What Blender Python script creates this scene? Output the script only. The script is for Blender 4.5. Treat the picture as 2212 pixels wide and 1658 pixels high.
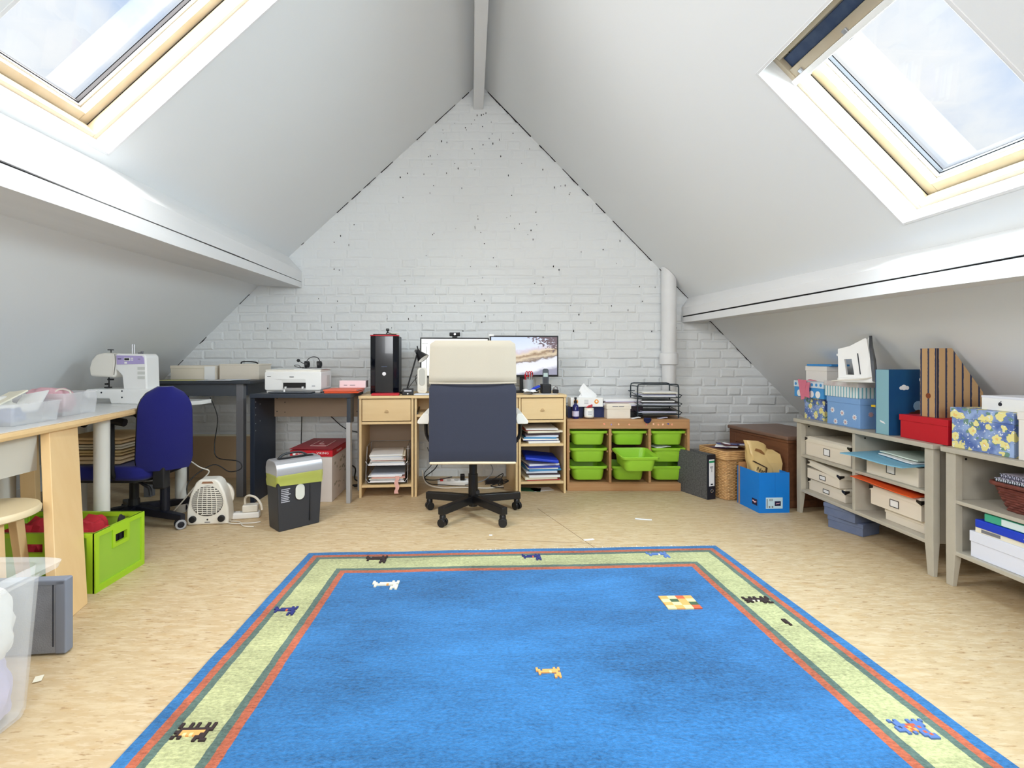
import bpy, bmesh, math, random
from mathutils import Vector, Matrix, noise
for _o in list(bpy.data.objects): bpy.data.objects.remove(_o)
R = random.Random(7)
SC = bpy.context.scene
COL = SC.collection
# ------------------------------------------------------------------ camera
F, PX, PY, CH = 1080.0, 1032.0, 772.0, 1.01       # focal length in px of the 2212 wide frame, principal point, eye height
cam = bpy.data.cameras.new('camera'); co = bpy.data.objects.new('camera', cam); COL.objects.link(co)
cam.sensor_width = 36; cam.sensor_fit = 'HORIZONTAL'; cam.lens = F/2212*36
cam.shift_x = (1106-PX)/2212; cam.shift_y = -(829-PY)/2212
cam.clip_start = .02
co.location = (0, 0, CH); co.rotation_euler = (math.pi/2, 0, 0)
SC.camera = co
# ------------------------------------------------------------------ sky
W = bpy.data.worlds.new('sky'); SC.world = W; W.use_nodes = True
nt = W.node_tree; nt.nodes.clear()
def wn(t, **k):
    n = nt.nodes.new(t)
    for a, b in k.items(): setattr(n, a, b)
    return n
out = wn('ShaderNodeOutputWorld'); bg = wn('ShaderNodeBackground'); tc = wn('ShaderNodeTexCoord')
mp = wn('ShaderNodeMapping'); mp.inputs['Scale'].default_value = (1.0, 1.0, 1.6); mp.inputs['Location'].default_value = (.35, .2, .1)
n1 = wn('ShaderNodeTexNoise'); n1.inputs['Scale'].default_value = 2.6; n1.inputs['Detail'].default_value = 7; n1.inputs['Roughness'].default_value = .55; n1.inputs['Distortion'].default_value = .35
rp = wn('ShaderNodeValToRGB'); e = rp.color_ramp.elements
e[0].position = .30; e[0].color = (.42, .60, .92, 1); e[1].position = .52; e[1].color = (.88, .92, .98, 1)
e2 = rp.color_ramp.elements.new(.62); e2.color = (1.0, 1.0, 1.0, 1)
e3 = rp.color_ramp.elements.new(.78); e3.color = (.74, .79, .88, 1)
L = nt.links.new
L(tc.outputs['Generated'], mp.inputs['Vector']); L(mp.outputs['Vector'], n1.inputs['Vector']); L(n1.outputs['Fac'], rp.inputs['Fac'])
L(rp.outputs['Color'], bg.inputs['Color']); bg.inputs['Strength'].default_value = .84; L(bg.outputs[0], out.inputs['Surface'])
# ------------------------------------------------------------------ room measures
YW, YR = 4.26, -2.6                                 # brick gable, rear gable
APX, APZ = .012, 3.345
class Slope:                                        # a roof slope: u along Y, v down the slope, w outwards
    def __init__(s, ox, oz, dx, dz):
        l = math.hypot(dx, dz); s.o = Vector((ox, 0, oz)); s.d = Vector((dx/l, 0, dz/l))
        sg = 1 if dx > 0 else -1
        s.n = Vector((-dz*sg/l, 0, dx*sg/l))
        s.len = l
    def p(s, u, v, w=0): return s.o + s.d*v + s.n*w + Vector((0, u, 0))
SR = Slope(APX, APZ, 1, -1.03)
SL = Slope(APX, APZ, -1, -.911)
SL2 = Slope(-1.744, 1.745, -1, -.993)
WINR = (1.39, 2.06, 1.626, 2.496)                   # u0,u1,v0,v1 of the skylight openings
WINL = (1.49, 2.16, 1.00, 2.174)
BACKR = (-1.30, -.50, 1.40, 2.496); BACKL = (-1.30, -.50, 1.0, 2.174)  # openings added behind the camera to let in extra fill
# ------------------------------------------------------------------ daylight coming in at the front panes, added fill lamps behind the camera
def pane_light(name, S, w, power, col):
    l = bpy.data.lights.new(name, 'AREA'); l.shape = 'RECTANGLE'
    l.size = w[1]-w[0]-.15; l.size_y = w[3]-w[2]-.15; l.energy = power; l.color = col
    o = bpy.data.objects.new(name, l); COL.objects.link(o)
    c = S.p((w[0]+w[1])/2, (w[2]+w[3])/2, .203)
    z = S.n; x = Vector((0, 1, 0)); y = z.cross(x)
    o.matrix_world = Matrix(((x.x, y.x, z.x, c.x), (x.y, y.y, z.y, c.y), (x.z, y.z, z.z, c.z), (0, 0, 0, 1)))
    return o
PW = .62
pane_light('daylight_skylight_a', SR, WINR, 74*PW, (.74, .905, 1))
pane_light('daylight_skylight_b', SL, WINL, 56*PW, (.98, .98, .97))
pane_light('added_fill_skylight_c', SR, BACKR, 26*PW, (.93, .97, 1))  # both rear skylight lamps are added fill, out of view
pane_light('added_fill_skylight_d', SL, BACKL, 36*PW, (.93, .97, 1))
l = bpy.data.lights.new('added_fill_gable', 'AREA'); l.shape = 'RECTANGLE'; l.size = 1.5; l.size_y = 1.2; l.energy = 84*PW; l.color = (.96, .98, 1)  # added fill lamp behind the camera, lights faces turned towards it
o = bpy.data.objects.new('added_fill_gable', l); COL.objects.link(o); o.location = (0, YR+.16, 1.7); o.rotation_euler = (math.radians(90), 0, 0)
VS = SC.view_settings
SC.display_settings.display_device = 'sRGB'
VS.view_transform = 'Standard'; VS.look = 'None'; VS.gamma = 1; VS.use_curve_mapping = False; VS.exposure = 0.44
SC.cycles.max_bounces = 10; SC.cycles.diffuse_bounces = 6; SC.cycles.transparent_max_bounces = 12; SC.cycles.caustics_reflective = False; SC.cycles.caustics_refractive = False
SC.cycles.sample_clamp_indirect = 4

# ------------------------------------------------------------------ helpers
def s2l(c):
    c = c/255.0
    return c/12.92 if c <= .04045 else ((c+.055)/1.055)**2.4
def rgb(r, g, b): return (s2l(r), s2l(g), s2l(b), 1)
MATS = {}
def M(name, col=None, rough=.55, metal=0., var=0., vscale=8., bump=0., bscale=60., stretch=None, col2=None, trans=0., alpha=1., emit=0., sheen=0., spec=.4, coat=0.):
    """principled material; var mixes towards col2 (or a darker tone) with noise"""
    if name in MATS: return MATS[name]
    m = bpy.data.materials.new(name); m.use_nodes = True
    t = m.node_tree; b = t.nodes['Principled BSDF']
    b.inputs['Base Color'].default_value = col; b.inputs['Roughness'].default_value = rough; b.inputs['Metallic'].default_value = metal
    b.inputs['Specular IOR Level'].default_value = spec
    if trans: b.inputs['Transmission Weight'].default_value = trans
    if alpha < 1: b.inputs['Alpha'].default_value = alpha
    if coat: b.inputs['Coat Weight'].default_value = coat
    if emit:
        b.inputs['Emission Color'].default_value = col; b.inputs['Emission Strength'].default_value = emit
    if sheen: b.inputs['Sheen Weight'].default_value = sheen
    if var or bump:
        tc = t.nodes.new('ShaderNodeTexCoord'); mp = t.nodes.new('ShaderNodeMapping')
        if stretch: mp.inputs['Scale'].default_value = stretch
        t.links.new(tc.outputs['Object'], mp.inputs['Vector'])
    if var:
        n = t.nodes.new('ShaderNodeTexNoise'); n.inputs['Scale'].default_value = vscale; n.inputs['Detail'].default_value = 5
        t.links.new(mp.outputs['Vector'], n.inputs['Vector'])
        r = t.nodes.new('ShaderNodeMapRange'); r.inputs[1].default_value = .35; r.inputs[2].default_value = .68; r.inputs[3].default_value = 0; r.inputs[4].default_value = var
        t.links.new(n.outputs['Fac'], r.inputs[0])
        x = t.nodes.new('ShaderNodeMixRGB'); x.inputs[1].default_value = col
        x.inputs[2].default_value = col2 or (col[0]*.45, col[1]*.45, col[2]*.45, 1)
        t.links.new(r.outputs[0], x.inputs[0]); t.links.new(x.outputs[0], b.inputs['Base Color'])
    if bump:
        n = t.nodes.new('ShaderNodeTexNoise'); n.inputs['Scale'].default_value = bscale; n.inputs['Detail'].default_value = 4
        t.links.new(mp.outputs['Vector'], n.inputs['Vector'])
        bp = t.nodes.new('ShaderNodeBump'); bp.inputs['Strength'].default_value = bump; bp.inputs['Distance'].default_value = .01
        t.links.new(n.outputs['Fac'], bp.inputs['Height']); t.links.new(bp.outputs[0], b.inputs['Normal'])
    MATS[name] = m
    return m
def tag(o, label=None, cat=None, group=None, kind=None):
    if label: o['label'] = label
    if cat: o['category'] = cat
    if group: o['group'] = group
    if kind: o['kind'] = kind
    return o
def thing(name, label, cat, loc=(0, 0, 0), rz=0, group=None, rot=None):
    o = bpy.data.objects.new(name, None); COL.objects.link(o); o.empty_display_size = .1
    o.location = loc; o.rotation_euler = rot or (0, 0, rz)
    return tag(o, label, cat, group)
def O(name, bm, m, parent=None, loc=None, rot=None, smooth=None, bevel=0, seg=2, sub=0):
    """bmesh (or mesh) -> one linked mesh object"""
    if isinstance(bm, bmesh.types.BMesh):
        me = bpy.data.meshes.new(name); bmesh.ops.recalc_face_normals(bm, faces=bm.faces); bm.to_mesh(me); bm.free()
    else: me = bm
    if m is not None and not me.materials:
        for k in (m if isinstance(m, (list, tuple)) else [m]): me.materials.append(k)
    o = bpy.data.objects.new(name, me); COL.objects.link(o)
    if parent is not None: o.parent = parent
    if loc: o.location = loc
    if rot: o.rotation_euler = rot
    if bevel:
        b = o.modifiers.new('bevel', 'BEVEL'); b.width = bevel; b.segments = seg; b.limit_method = 'ANGLE'; b.angle_limit = .6
        smooth = True if smooth is None else smooth
    if sub:
        b = o.modifiers.new('sub', 'SUBSURF'); b.levels = sub; b.render_levels = sub; smooth = True
    if smooth:
        for p in me.polygons: p.use_smooth = True
        if bevel:
            w = o.modifiers.new('wn', 'WEIGHTED_NORMAL'); w.keep_sharp = True
        elif not sub:
            try:
                me.set_sharp_from_angle(angle=.7)
            except Exception: pass
    return o
def nb(): return bmesh.new()
def bx(bm, x0, x1, y0, y1, z0, z1, mi=0, mat=None):
    v = [bm.verts.new(c) for c in ((x0,y0,z0),(x1,y0,z0),(x1,y1,z0),(x0,y1,z0),(x0,y0,z1),(x1,y0,z1),(x1,y1,z1),(x0,y1,z1))]
    if mat is not None:
        for q in v: q.co = mat @ q.co
    for f in ((3,2,1,0),(4,5,6,7),(0,1,5,4),(1,2,6,5),(2,3,7,6),(3,0,4,7)):
        bm.faces.new([v[i] for i in f]).material_index = mi
    return v
def hexa(bm, pts, mi=0):
    v = [bm.verts.new(c) for c in pts]
    for f in ((3,2,1,0),(4,5,6,7),(0,1,5,4),(1,2,6,5),(2,3,7,6),(3,0,4,7)):
        bm.faces.new([v[i] for i in f]).material_index = mi
    return v
def B(x0, x1, y0, y1, z0, z1):
    bm = nb(); bx(bm, x0, x1, y0, y1, z0, z1); return bm
def frame_of(p0, p1):
    d = (Vector(p1)-Vector(p0)).normalized()
    a = Vector((0, 0, 1)) if abs(d.z) < .9 else Vector((1, 0, 0))
    x = d.cross(a).normalized(); y = d.cross(x).normalized()
    return x, y, d
def cyl(bm, p0, p1, r0, r1=None, n=16, caps=True, mi=0):
    r1 = r0 if r1 is None else r1
    x, y, d = frame_of(p0, p1); p0 = Vector(p0); p1 = Vector(p1)
    a = [bm.verts.new(p0+(x*math.cos(t)+y*math.sin(t))*r0) for t in [2*math.pi*i/n for i in range(n)]]
    b = [bm.verts.new(p1+(x*math.cos(t)+y*math.sin(t))*r1) for t in [2*math.pi*i/n for i in range(n)]]
    for i in range(n):
        bm.faces.new((a[i], a[(i+1) % n], b[(i+1) % n], b[i])).material_index = mi
    if caps:
        bm.faces.new(a).material_index = mi; bm.faces.new(b).material_index = mi
    return bm
def C(p0, p1, r0, r1=None, n=16): return cyl(nb(), p0, p1, r0, r1, n)
def spline(pts, k=6, closed=False):
    P = [Vector(p) for p in pts]; o = []; n = len(P)
    for i in range(n if closed else n-1):
        g = (lambda j: P[j % n]) if closed else (lambda j: P[min(max(j, 0), n-1)])
        a, b, c, d = g(i-1), g(i), g(i+1), g(i+2)
        for s in range(k):
            t = s/k
            o.append(.5*((2*b)+(c-a)*t+(2*a-5*b+4*c-d)*t*t+(3*b-a-3*c+d)*t**3))
    if not closed: o.append(P[-1])
    return o
def tube(bm, pts, r, n=8, closed=False, mi=0):
    """sweep with parallel-transport frames"""
    P = [Vector(p) for p in pts]; m = len(P); rings = []
    x = None
    for i in range(m):
        d = ((P[(i+1) % m]-P[i-1]) if closed else (P[min(i+1, m-1)]-P[max(i-1, 0)]))
        if d.length < 1e-9: d = Vector((0, 0, 1))
        d.normalize()
        if x is None:
            a = Vector((0, 0, 1)) if abs(d.z) < .9 else Vector((1, 0, 0)); x = d.cross(a).normalized()
        else:
            x = (x-d*x.dot(d))
            x = x.normalized() if x.length > 1e-6 else d.orthogonal().normalized()
        y = d.cross(x); rr = r[i] if isinstance(r, (list, tuple)) else r
        rings.append([bm.verts.new(P[i]+(x*math.cos(2*math.pi*k/n)+y*math.sin(2*math.pi*k/n))*rr) for k in range(n)])
    for i in range(m if closed else m-1):
        A, Bq = rings[i], rings[(i+1) % m]
        for k in range(n): bm.faces.new((A[k], A[(k+1) % n], Bq[(k+1) % n], Bq[k])).material_index = mi
    if not closed:
        bm.faces.new(rings[0]).material_index = mi; bm.faces.new(rings[-1]).material_index = mi
    return bm
def T(pts, r, n=8, k=6, closed=False): return tube(nb(), spline(pts, k, closed) if k else pts, r, n, closed)
def lathe(prof, n=24, bm=None, cx=0, cy=0):
    """profile [(r,z)] about the z axis"""
    bm = bm or nb(); rings = []
    for r, z in prof:
        if r < 1e-5: rings.append([bm.verts.new((cx, cy, z))])
        else: rings.append([bm.verts.new((cx+r*math.cos(2*math.pi*k/n), cy+r*math.sin(2*math.pi*k/n), z)) for k in range(n)])
    for A, Bq in zip(rings, rings[1:]):
        for k in range(n):
            if len(A) == 1 and len(Bq) == 1: continue
            if len(A) == 1: bm.faces.new((A[0], Bq[(k+1) % n], Bq[k]))
            elif len(Bq) == 1: bm.faces.new((A[k], A[(k+1) % n], Bq[0]))
            else: bm.faces.new((A[k], A[(k+1) % n], Bq[(k+1) % n], Bq[k]))
    if len(rings[0]) > 1: bm.faces.new(rings[0])
    if len(rings[-1]) > 1: bm.faces.new(rings[-1])
    return bm
def prism(poly, a0, a1, axis='y', bm=None, mi=0):
    """extrude a 2-D polygon: axis y -> (x,z), axis z -> (x,y), axis x -> (y,z)"""
    bm = bm or nb()
    f = {'y': lambda p, a: (p[0], a, p[1]), 'z': lambda p, a: (p[0], p[1], a), 'x': lambda p, a: (a, p[0], p[1])}[axis]
    A = [bm.verts.new(f(p, a0)) for p in poly]; Bq = [bm.verts.new(f(p, a1)) for p in poly]; n = len(poly)
    bm.faces.new(A).material_index = mi; bm.faces.new(Bq[::-1]).material_index = mi
    for i in range(n): bm.faces.new((A[i], Bq[i], Bq[(i+1) % n], A[(i+1) % n])).material_index = mi
    return bm
def rrect(w, h, r, n=5, cx=0, cy=0):
    o = []
    for qx, qy, a in ((1, 1, 0), (-1, 1, 90), (-1, -1, 180), (1, -1, 270)):
        for i in range(n+1):
            t = math.radians(a+90*i/n)
            o.append((cx+qx*(w/2-r)+r*math.cos(t), cy+qy*(h/2-r)+r*math.sin(t)))
    return o
def loft(sections, bm=None, cap=True, closed=False):
    bm = bm or nb(); R_ = [[bm.verts.new(p) for p in s] for s in sections]; n = len(sections[0])
    for A, Bq in zip(R_, R_[1:]+([R_[0]] if closed else [])):
        for k in range(n): bm.faces.new((A[k], A[(k+1) % n], Bq[(k+1) % n], Bq[k]))
    if cap and not closed: bm.faces.new(R_[0]); bm.faces.new(R_[-1])
    return bm
def sheet(w, d, nx=8, ny=8, th=.0012, fz=lambda x, y: 0):
    """a thin bent sheet of real thickness, centred, lying in xy"""
    bm = nb(); g = [[], []]
    for s in (0, 1):
        for i in range(nx+1):
            g[s].append([bm.verts.new(((i/nx-.5)*w, (j/ny-.5)*d, fz((i/nx-.5)*w, (j/ny-.5)*d)+s*th)) for j in range(ny+1)])
    for i in range(nx):
        for j in range(ny):
            bm.faces.new((g[1][i][j], g[1][i+1][j], g[1][i+1][j+1], g[1][i][j+1]))
            bm.faces.new((g[0][i][j], g[0][i][j+1], g[0][i+1][j+1], g[0][i+1][j]))
    for i in range(nx):
        bm.faces.new((g[0][i][0], g[0][i+1][0], g[1][i+1][0], g[1][i][0])); bm.faces.new((g[0][i+1][ny], g[0][i][ny], g[1][i][ny], g[1][i+1][ny]))
    for j in range(ny):
        bm.faces.new((g[0][0][j+1], g[0][0][j], g[1][0][j], g[1][0][j+1])); bm.faces.new((g[0][nx][j], g[0][nx][j+1], g[1][nx][j+1], g[1][nx][j]))
    return bm
def text(s, size, m, parent, loc, rot, name='lettering', ext=.0004, align='CENTER', sx=1):
    cu = bpy.data.curves.new(name, 'FONT'); cu.body = s; cu.size = size; cu.extrude = ext; cu.align_x = align; cu.align_y = 'CENTER'; cu.resolution_u = 3
    ob = bpy.data.objects.new(name, cu); COL.objects.link(ob)
    bpy.context.view_layer.update()
    me = bpy.data.meshes.new_from_object(ob.evaluated_get(bpy.context.evaluated_depsgraph_get()))
    bpy.data.objects.remove(ob); me.materials.clear()
    o = O(name, me, m, parent, loc, rot); o.scale = (sx, 1, 1)
    return o
def copy_tree(o, parent=None):
    c = o.copy(); COL.objects.link(c); c.parent = parent
    for ch in list(o.children): copy_tree(ch, c)
    return c
def wx(px, Y): return (px-PX)*Y/F
def wz(py, Y): return CH+(PY-py)*Y/F
def fy(py): return F*CH/(py-PY)                      # depth of a floor point seen at pixel row py
RX90 = math.pi/2
# ================================================================== SETTING
paint = M('white_wall_paint', (.785, .80, .805, 1), .75, bump=.05, bscale=30)
brickp = M('white_brick_paint', (.79, .81, .815, 1), .6, var=.10, vscale=3, col2=(.66, .69, .70, 1), bump=.35, bscale=28)
beamp = M('white_beam_paint', (.78, .78, .78, 1), .5, var=.12, vscale=6, stretch=(1, .15, 1), bump=.12, bscale=22)
darkgap = M('dark_gap', (.012, .011, .012, 1), .9)
pinew = M('pine_frame', rgb(188, 174, 150), .45, var=.35, vscale=5, stretch=(3, 3, .6), col2=rgb(172, 148, 114))
alu = M('grey_aluminium', rgb(170, 172, 176), .35, .6)
darkgrey = M('dark_grey_metal', rgb(70, 74, 80), .5, .3)
# ---- floor
def floor_material():
    m = bpy.data.materials.new('cork_floor'); m.use_nodes = True; t = m.node_tree; b = t.nodes['Principled BSDF']; N = t.nodes.new; Lk = t.links.new
    tc = N('ShaderNodeTexCoord'); cur = None
    base = N('ShaderNodeRGB'); base.outputs[0].default_value = rgb(192, 168, 132); cur = base.outputs[0]
    def layer(rot, sc, vs, lo, hi, col, fac, seed):
        nonlocal cur
        mp = N('ShaderNodeMapping'); mp.inputs['Rotation'].default_value = (0, 0, rot); mp.inputs['Scale'].default_value = sc; mp.inputs['Location'].default_value = (seed, seed*1.7, 0)
        Lk(tc.outputs['Object'], mp.inputs['Vector'])
        n = N('ShaderNodeTexNoise'); n.inputs['Scale'].default_value = vs; n.inputs['Detail'].default_value = 4; n.inputs['Roughness'].default_value = .6
        Lk(mp.outputs[0], n.inputs['Vector'])
        r = N('ShaderNodeMapRange'); r.inputs[1].default_value = lo; r.inputs[2].default_value = hi; r.inputs[3].default_value = 0; r.inputs[4].default_value = fac
        Lk(n.outputs['Fac'], r.inputs[0])
        x = N('ShaderNodeMixRGB'); x.inputs[2].default_value = col; Lk(r.outputs[0], x.inputs[0]); Lk(cur, x.inputs[1]); cur = x.outputs[0]
    layer(.25, (1, 3.2, 1), 9, .45, .60, rgb(206, 186, 152), .8, 3.1)
    layer(-.45, (1, 3.4, 1), 13, .50, .64, rgb(190, 160, 118), .65, 9.2)
    layer(.05, (1, 4.2, 1), 18, .53, .62, rgb(208, 190, 160), .7, 5.5)
    layer(-.15, (1, 4.5, 1), 16, .60, .68, rgb(150, 114, 74), .75, 1.3)
    layer(.7, (1, 4, 1), 22, .63, .70, rgb(140, 106, 70), .6, 7.7)
    layer(.0, (1, 1, 1), 1.1, .45, .70, rgb(196, 172, 132), .35, 2.2)
    Lk(cur, b.inputs['Base Color']); b.inputs['Roughness'].default_value = .5; b.inputs['Specular IOR Level'].default_value = .3
    return m
tag(O('floor', B(-3.6, 3.3, YR, YW+.1, -.05, 0), floor_material()), kind='structure')
# seams between the floor sheets
seam = M('floor_seam', rgb(120, 92, 62), .8)
fl = bpy.data.objects['floor']
for x0, y0, x1, y1 in ((.40, 3.35, .62, 2.66), (.05, 2.78, .62, 2.72)):
    d = Vector((x1-x0, y1-y0, 0)); n = Vector((-d.y, d.x, 0)).normalized()*.0012
    a = Vector((x0, y0, 0)); c = Vector((x1, y1, 0)); bm = nb()
    hexa(bm, [a-n, c-n, c+n, a+n]+[q+Vector((0, 0, .0006)) for q in (a-n, c-n, c+n, a+n)])
    O('seam', bm, seam, fl)
# ---- sloping ceilings with skylight openings
def slope_slab(name, S, vmax, holes, th=.22, ext0=0, m=paint):
    us = sorted({YR, YW+.12} | {h[0] for h in holes} | {h[1] for h in holes})
    vs = sorted({-ext0, vmax} | {h[2] for h in holes} | {h[3] for h in holes})
    bm = nb(); V = {}
    def v(i, j, k):
        if (i, j, k) not in V: V[i, j, k] = bm.verts.new(S.p(us[i], vs[j], th*k))
        return V[i, j, k]
    def solid(i, j):
        if not (0 <= i < len(us)-1 and 0 <= j < len(vs)-1): return False
        cu = (us[i]+us[i+1])/2; cv = (vs[j]+vs[j+1])/2
        return not any(h[0] < cu < h[1] and h[2] < cv < h[3] for h in holes)
    for i in range(len(us)-1):
        for j in range(len(vs)-1):
            if not solid(i, j): continue
            for k in (0, 1): bm.faces.new((v(i, j, k), v(i+1, j, k), v(i+1, j+1, k), v(i, j+1, k)))
            for (a, b_), (p, q) in (((i-1, j), ((i, j), (i, j+1))), ((i+1, j), ((i+1, j), (i+1, j+1))), ((i, j-1), ((i, j), (i+1, j))), ((i, j+1), ((i, j+1), (i+1, j+1)))):
                if not solid(a, b_): bm.faces.new((v(*p, 0), v(*q, 0), v(*q, 1), v(*p, 1)))
    return tag(O(name, bm, m), kind='structure')
slope_slab('ceiling_right', SR, (3.12-APX)/.6966, [WINR, BACKR])
slope_slab('ceiling_left', SL, (1.744+APX)/.7392+.01, [WINL, BACKL])
slope_slab('ceiling_left_low', SL2, 1.62/.7096, [])
tag(O('wall_left', B(-3.40, -3.30, YR, YW+.1, 0, .32), paint), kind='structure')
tag(O('wall_right', B(3.05, 3.15, YR, YW+.1, 0, .30), paint), kind='structure')
tag(O('baseboard_left', B(-3.30, -3.285, YR, YW, 0, .07), paint, bevel=.003), kind='structure')
# rear gable with a window opening added for front fill (behind the camera)
bm = nb()
bx(bm, -3.5, -.9, YR-.1, YR, 0, 3.4); bx(bm, .9, 3.3, YR-.1, YR, 0, 3.4); bx(bm, -.9, .9, YR-.1, YR, 0, 1.05); bx(bm, -.9, .9, YR-.1, YR, 2.35, 3.5)
tag(O('wall_rear', bm, paint), kind='structure')
w3 = thing('added_window_3', 'added white framed window in the unseen rear gable', None); w3['kind'] = 'structure'; del w3['label']  # unseen window, added to hold the front fill lamp
for a in ((-.9, .9, 1.05, 1.11), (-.9, .9, 2.29, 2.35), (-.9, -.84, 1.11, 2.29), (.84, .9, 1.11, 2.29), (-.03, .03, 1.11, 2.29)):
    O('window_frame', B(a[0], a[1], YR-.08, YR-.02, a[2], a[3]), beamp, w3)
def glass_material():
    m = bpy.data.materials.new('window_glass'); m.use_nodes = True; t = m.node_tree; t.nodes.clear()
    o = t.nodes.new('ShaderNodeOutputMaterial'); a = t.nodes.new('ShaderNodeBsdfTransparent'); g = t.nodes.new('ShaderNodeBsdfGlossy'); x = t.nodes.new('ShaderNodeMixShader'); f = t.nodes.new('ShaderNodeFresnel')
    a.inputs[0].default_value = (.97, .98, .98, 1); g.inputs['Roughness'].default_value = .02; f.inputs[0].default_value = 1.3
    t.links.new(f.outputs[0], x.inputs[0]); t.links.new(a.outputs[0], x.inputs[1]); t.links.new(g.outputs[0], x.inputs[2]); t.links.new(x.outputs[0], o.inputs[0])
    return m
glass = glass_material()
O('pane', B(-.84, .84, YR-.055, YR-.05, 1.11, 2.29), glass, w3)
# ---- brick gable: bricks with recessed joints
wall = tag(O('wall_back', prism([(-3.5, 0), (3.3, 0), (3.3, .1), (APX, APZ+.15), (-3.5, .1)], YW, YW+.12, 'y'), brickp), kind='structure')
def zl(z):                                           # left and right limits of the gable at height z
    xl = (z-APZ)/.911+APX if z > 1.745 else -1.744-(1.745-z)/.993
    return max(xl, -3.3), min(APX+(APZ-z)/1.03, 3.05)
def brick_mesh(w, h, seed):
    rr = random.Random(seed); bm = nb(); w2, h2 = w/2, h/2
    ring = lambda y, ins, j: [bm.verts.new((sx*(w2-ins)+rr.uniform(-j, j), y+rr.uniform(-j, j)*.25, sz*(h2-ins)+rr.uniform(-j, j))) for sx, sz in ((-1, -1), (0, -1), (1, -1), (1, 0), (1, 1), (0, 1), (-1, 1), (-1, 0))]
    a, b, c = ring(.002, -.001, 0), ring(-.5, .0015, .0035), ring(-1, .010, .0045)
    for A, Bq in ((a, b), (b, c)):
        for k in range(8): bm.faces.new((A[k], A[(k+1) % 8], Bq[(k+1) % 8], Bq[k]))
    m_ = bm.verts.new((0, -1.0, 0))
    for k in range(8): bm.faces.new((c[k], c[(k+1) % 8], m_))
    bmesh.ops.recalc_face_normals(bm, faces=bm.faces)
    me = bpy.data.meshes.new('brick'); bm.to_mesh(me); bm.free(); me.materials.append(brickp)
    return me
PITCH = .0775
STR = [brick_mesh(.222, .066, i) for i in range(9)]; HDR = [brick_mesh(.108, .066, 50+i) for i in range(8)]
bricks = []
z = -.01; row = 0
while z < APZ-.03:
    a, b = zl(z+PITCH*.5); a -= .06; b += .06
    x = a+R.uniform(-.1, .0)
    mode = R.choice((0, 0, 1, 2))
    while x < b:
        st = (R.random() < (.78, .30, .5)[mode])
        w = (.235 if st else .119)*R.uniform(.93, 1.07)
        bricks.append((x+w/2, z+PITCH/2+R.uniform(-.003, .003), w, st)); x += w
    z += PITCH*R.uniform(.98, 1.02); row += 1
def shown(b):
    x, z, w, st = b
    q = 0 if .78 < z < 1.75 else (1 if z >= 1.75 else 2)
    return (q, abs(z-1.2))
bricks.sort(key=shown)
rest = nb(); NB = 0
for x, z, w, st in bricks:
    k = min(1, max(0, (z-.85)/.85)); pr = .0100*(1-k)+.0026*k
    pr *= R.choice((.35, .7, 1, 1, 1.3))*R.uniform(.8, 1.2)
    me = R.choice(STR if st else HDR); base = .222 if st else .108
    sc = Vector(((w-.010)/base, pr, R.uniform(.97, 1.05)))
    a, b = zl(z); inside = a-.02 < x-w*.3 and x+w*.3 < b+.02
    if NB < 300 and inside:
        o = bpy.data.objects.new('brick', me); COL.objects.link(o); o.parent = wall; o.location = (x, YW, z); o.scale = sc; o.rotation_euler = (0, R.uniform(-.012, .012), 0); NB += 1
    else:
        n0 = len(rest.verts); rest.from_mesh(me); rest.verts.ensure_lookup_table()
        for v in rest.verts[n0:]: v.co = Vector((x+v.co.x*sc.x, YW+v.co.y*sc.y, z+v.co.z*sc.z))
me = bpy.data.meshes.new('brick_courses'); rest.to_mesh(me); rest.free(); me.materials.append(brickp)
tag(O('brick_courses', me, brickp, wall), kind='stuff')
# small dark pits left in the paint
bm = nb()
for i in range(130):
    z = R.uniform(1.0, 3.1); z = 1.2+1.9*R.random()**1.1; a, b = zl(z)
    x = R.uniform(a+.1, b-.1); w = R.uniform(.002, .0055); h = R.uniform(.004, .013); y = YW-.0125+min(1, max(0, (z-.85)/.85))*.0085
    pts = [(x+w*math.cos(t)*R.uniform(.6, 1), z+h*math.sin(t)*R.uniform(.6, 1)) for t in [k*math.pi/3 for k in range(6)]]
    prism(pts, y, y+.014, 'y', bm)
tag(O('paint_pit', bm, darkgap, wall), kind='stuff')
# ragged dark line where gable and roof meet
bm = nb()
for side in (-1, 1):
    z = .9
    while z < 3.25:
        a, b = zl(z); x = a if side < 0 else b
        l_ = R.uniform(.02, .09)
        if R.random() < (.35 if side < 0 else .7):
            a2, b2 = zl(z+l_); x2 = a2 if side < 0 else b2; t = R.uniform(.002, .006)*(1.8 if side > 0 and z > 2.5 else 1)
            y = YW-.013
            hexa(bm, [(x-side*t, y, z), (x+side*.004, y, z), (x+side*.004, YW, z), (x-side*t, YW, z), (x2-side*t*.6, y, z+l_), (x2+side*.004, y, z+l_), (x2+side*.004, YW, z+l_), (x2-side*t*.6, YW, z+l_)])
        z += l_
tag(O('joint_crack', bm, darkgap, wall), kind='stuff')
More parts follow.
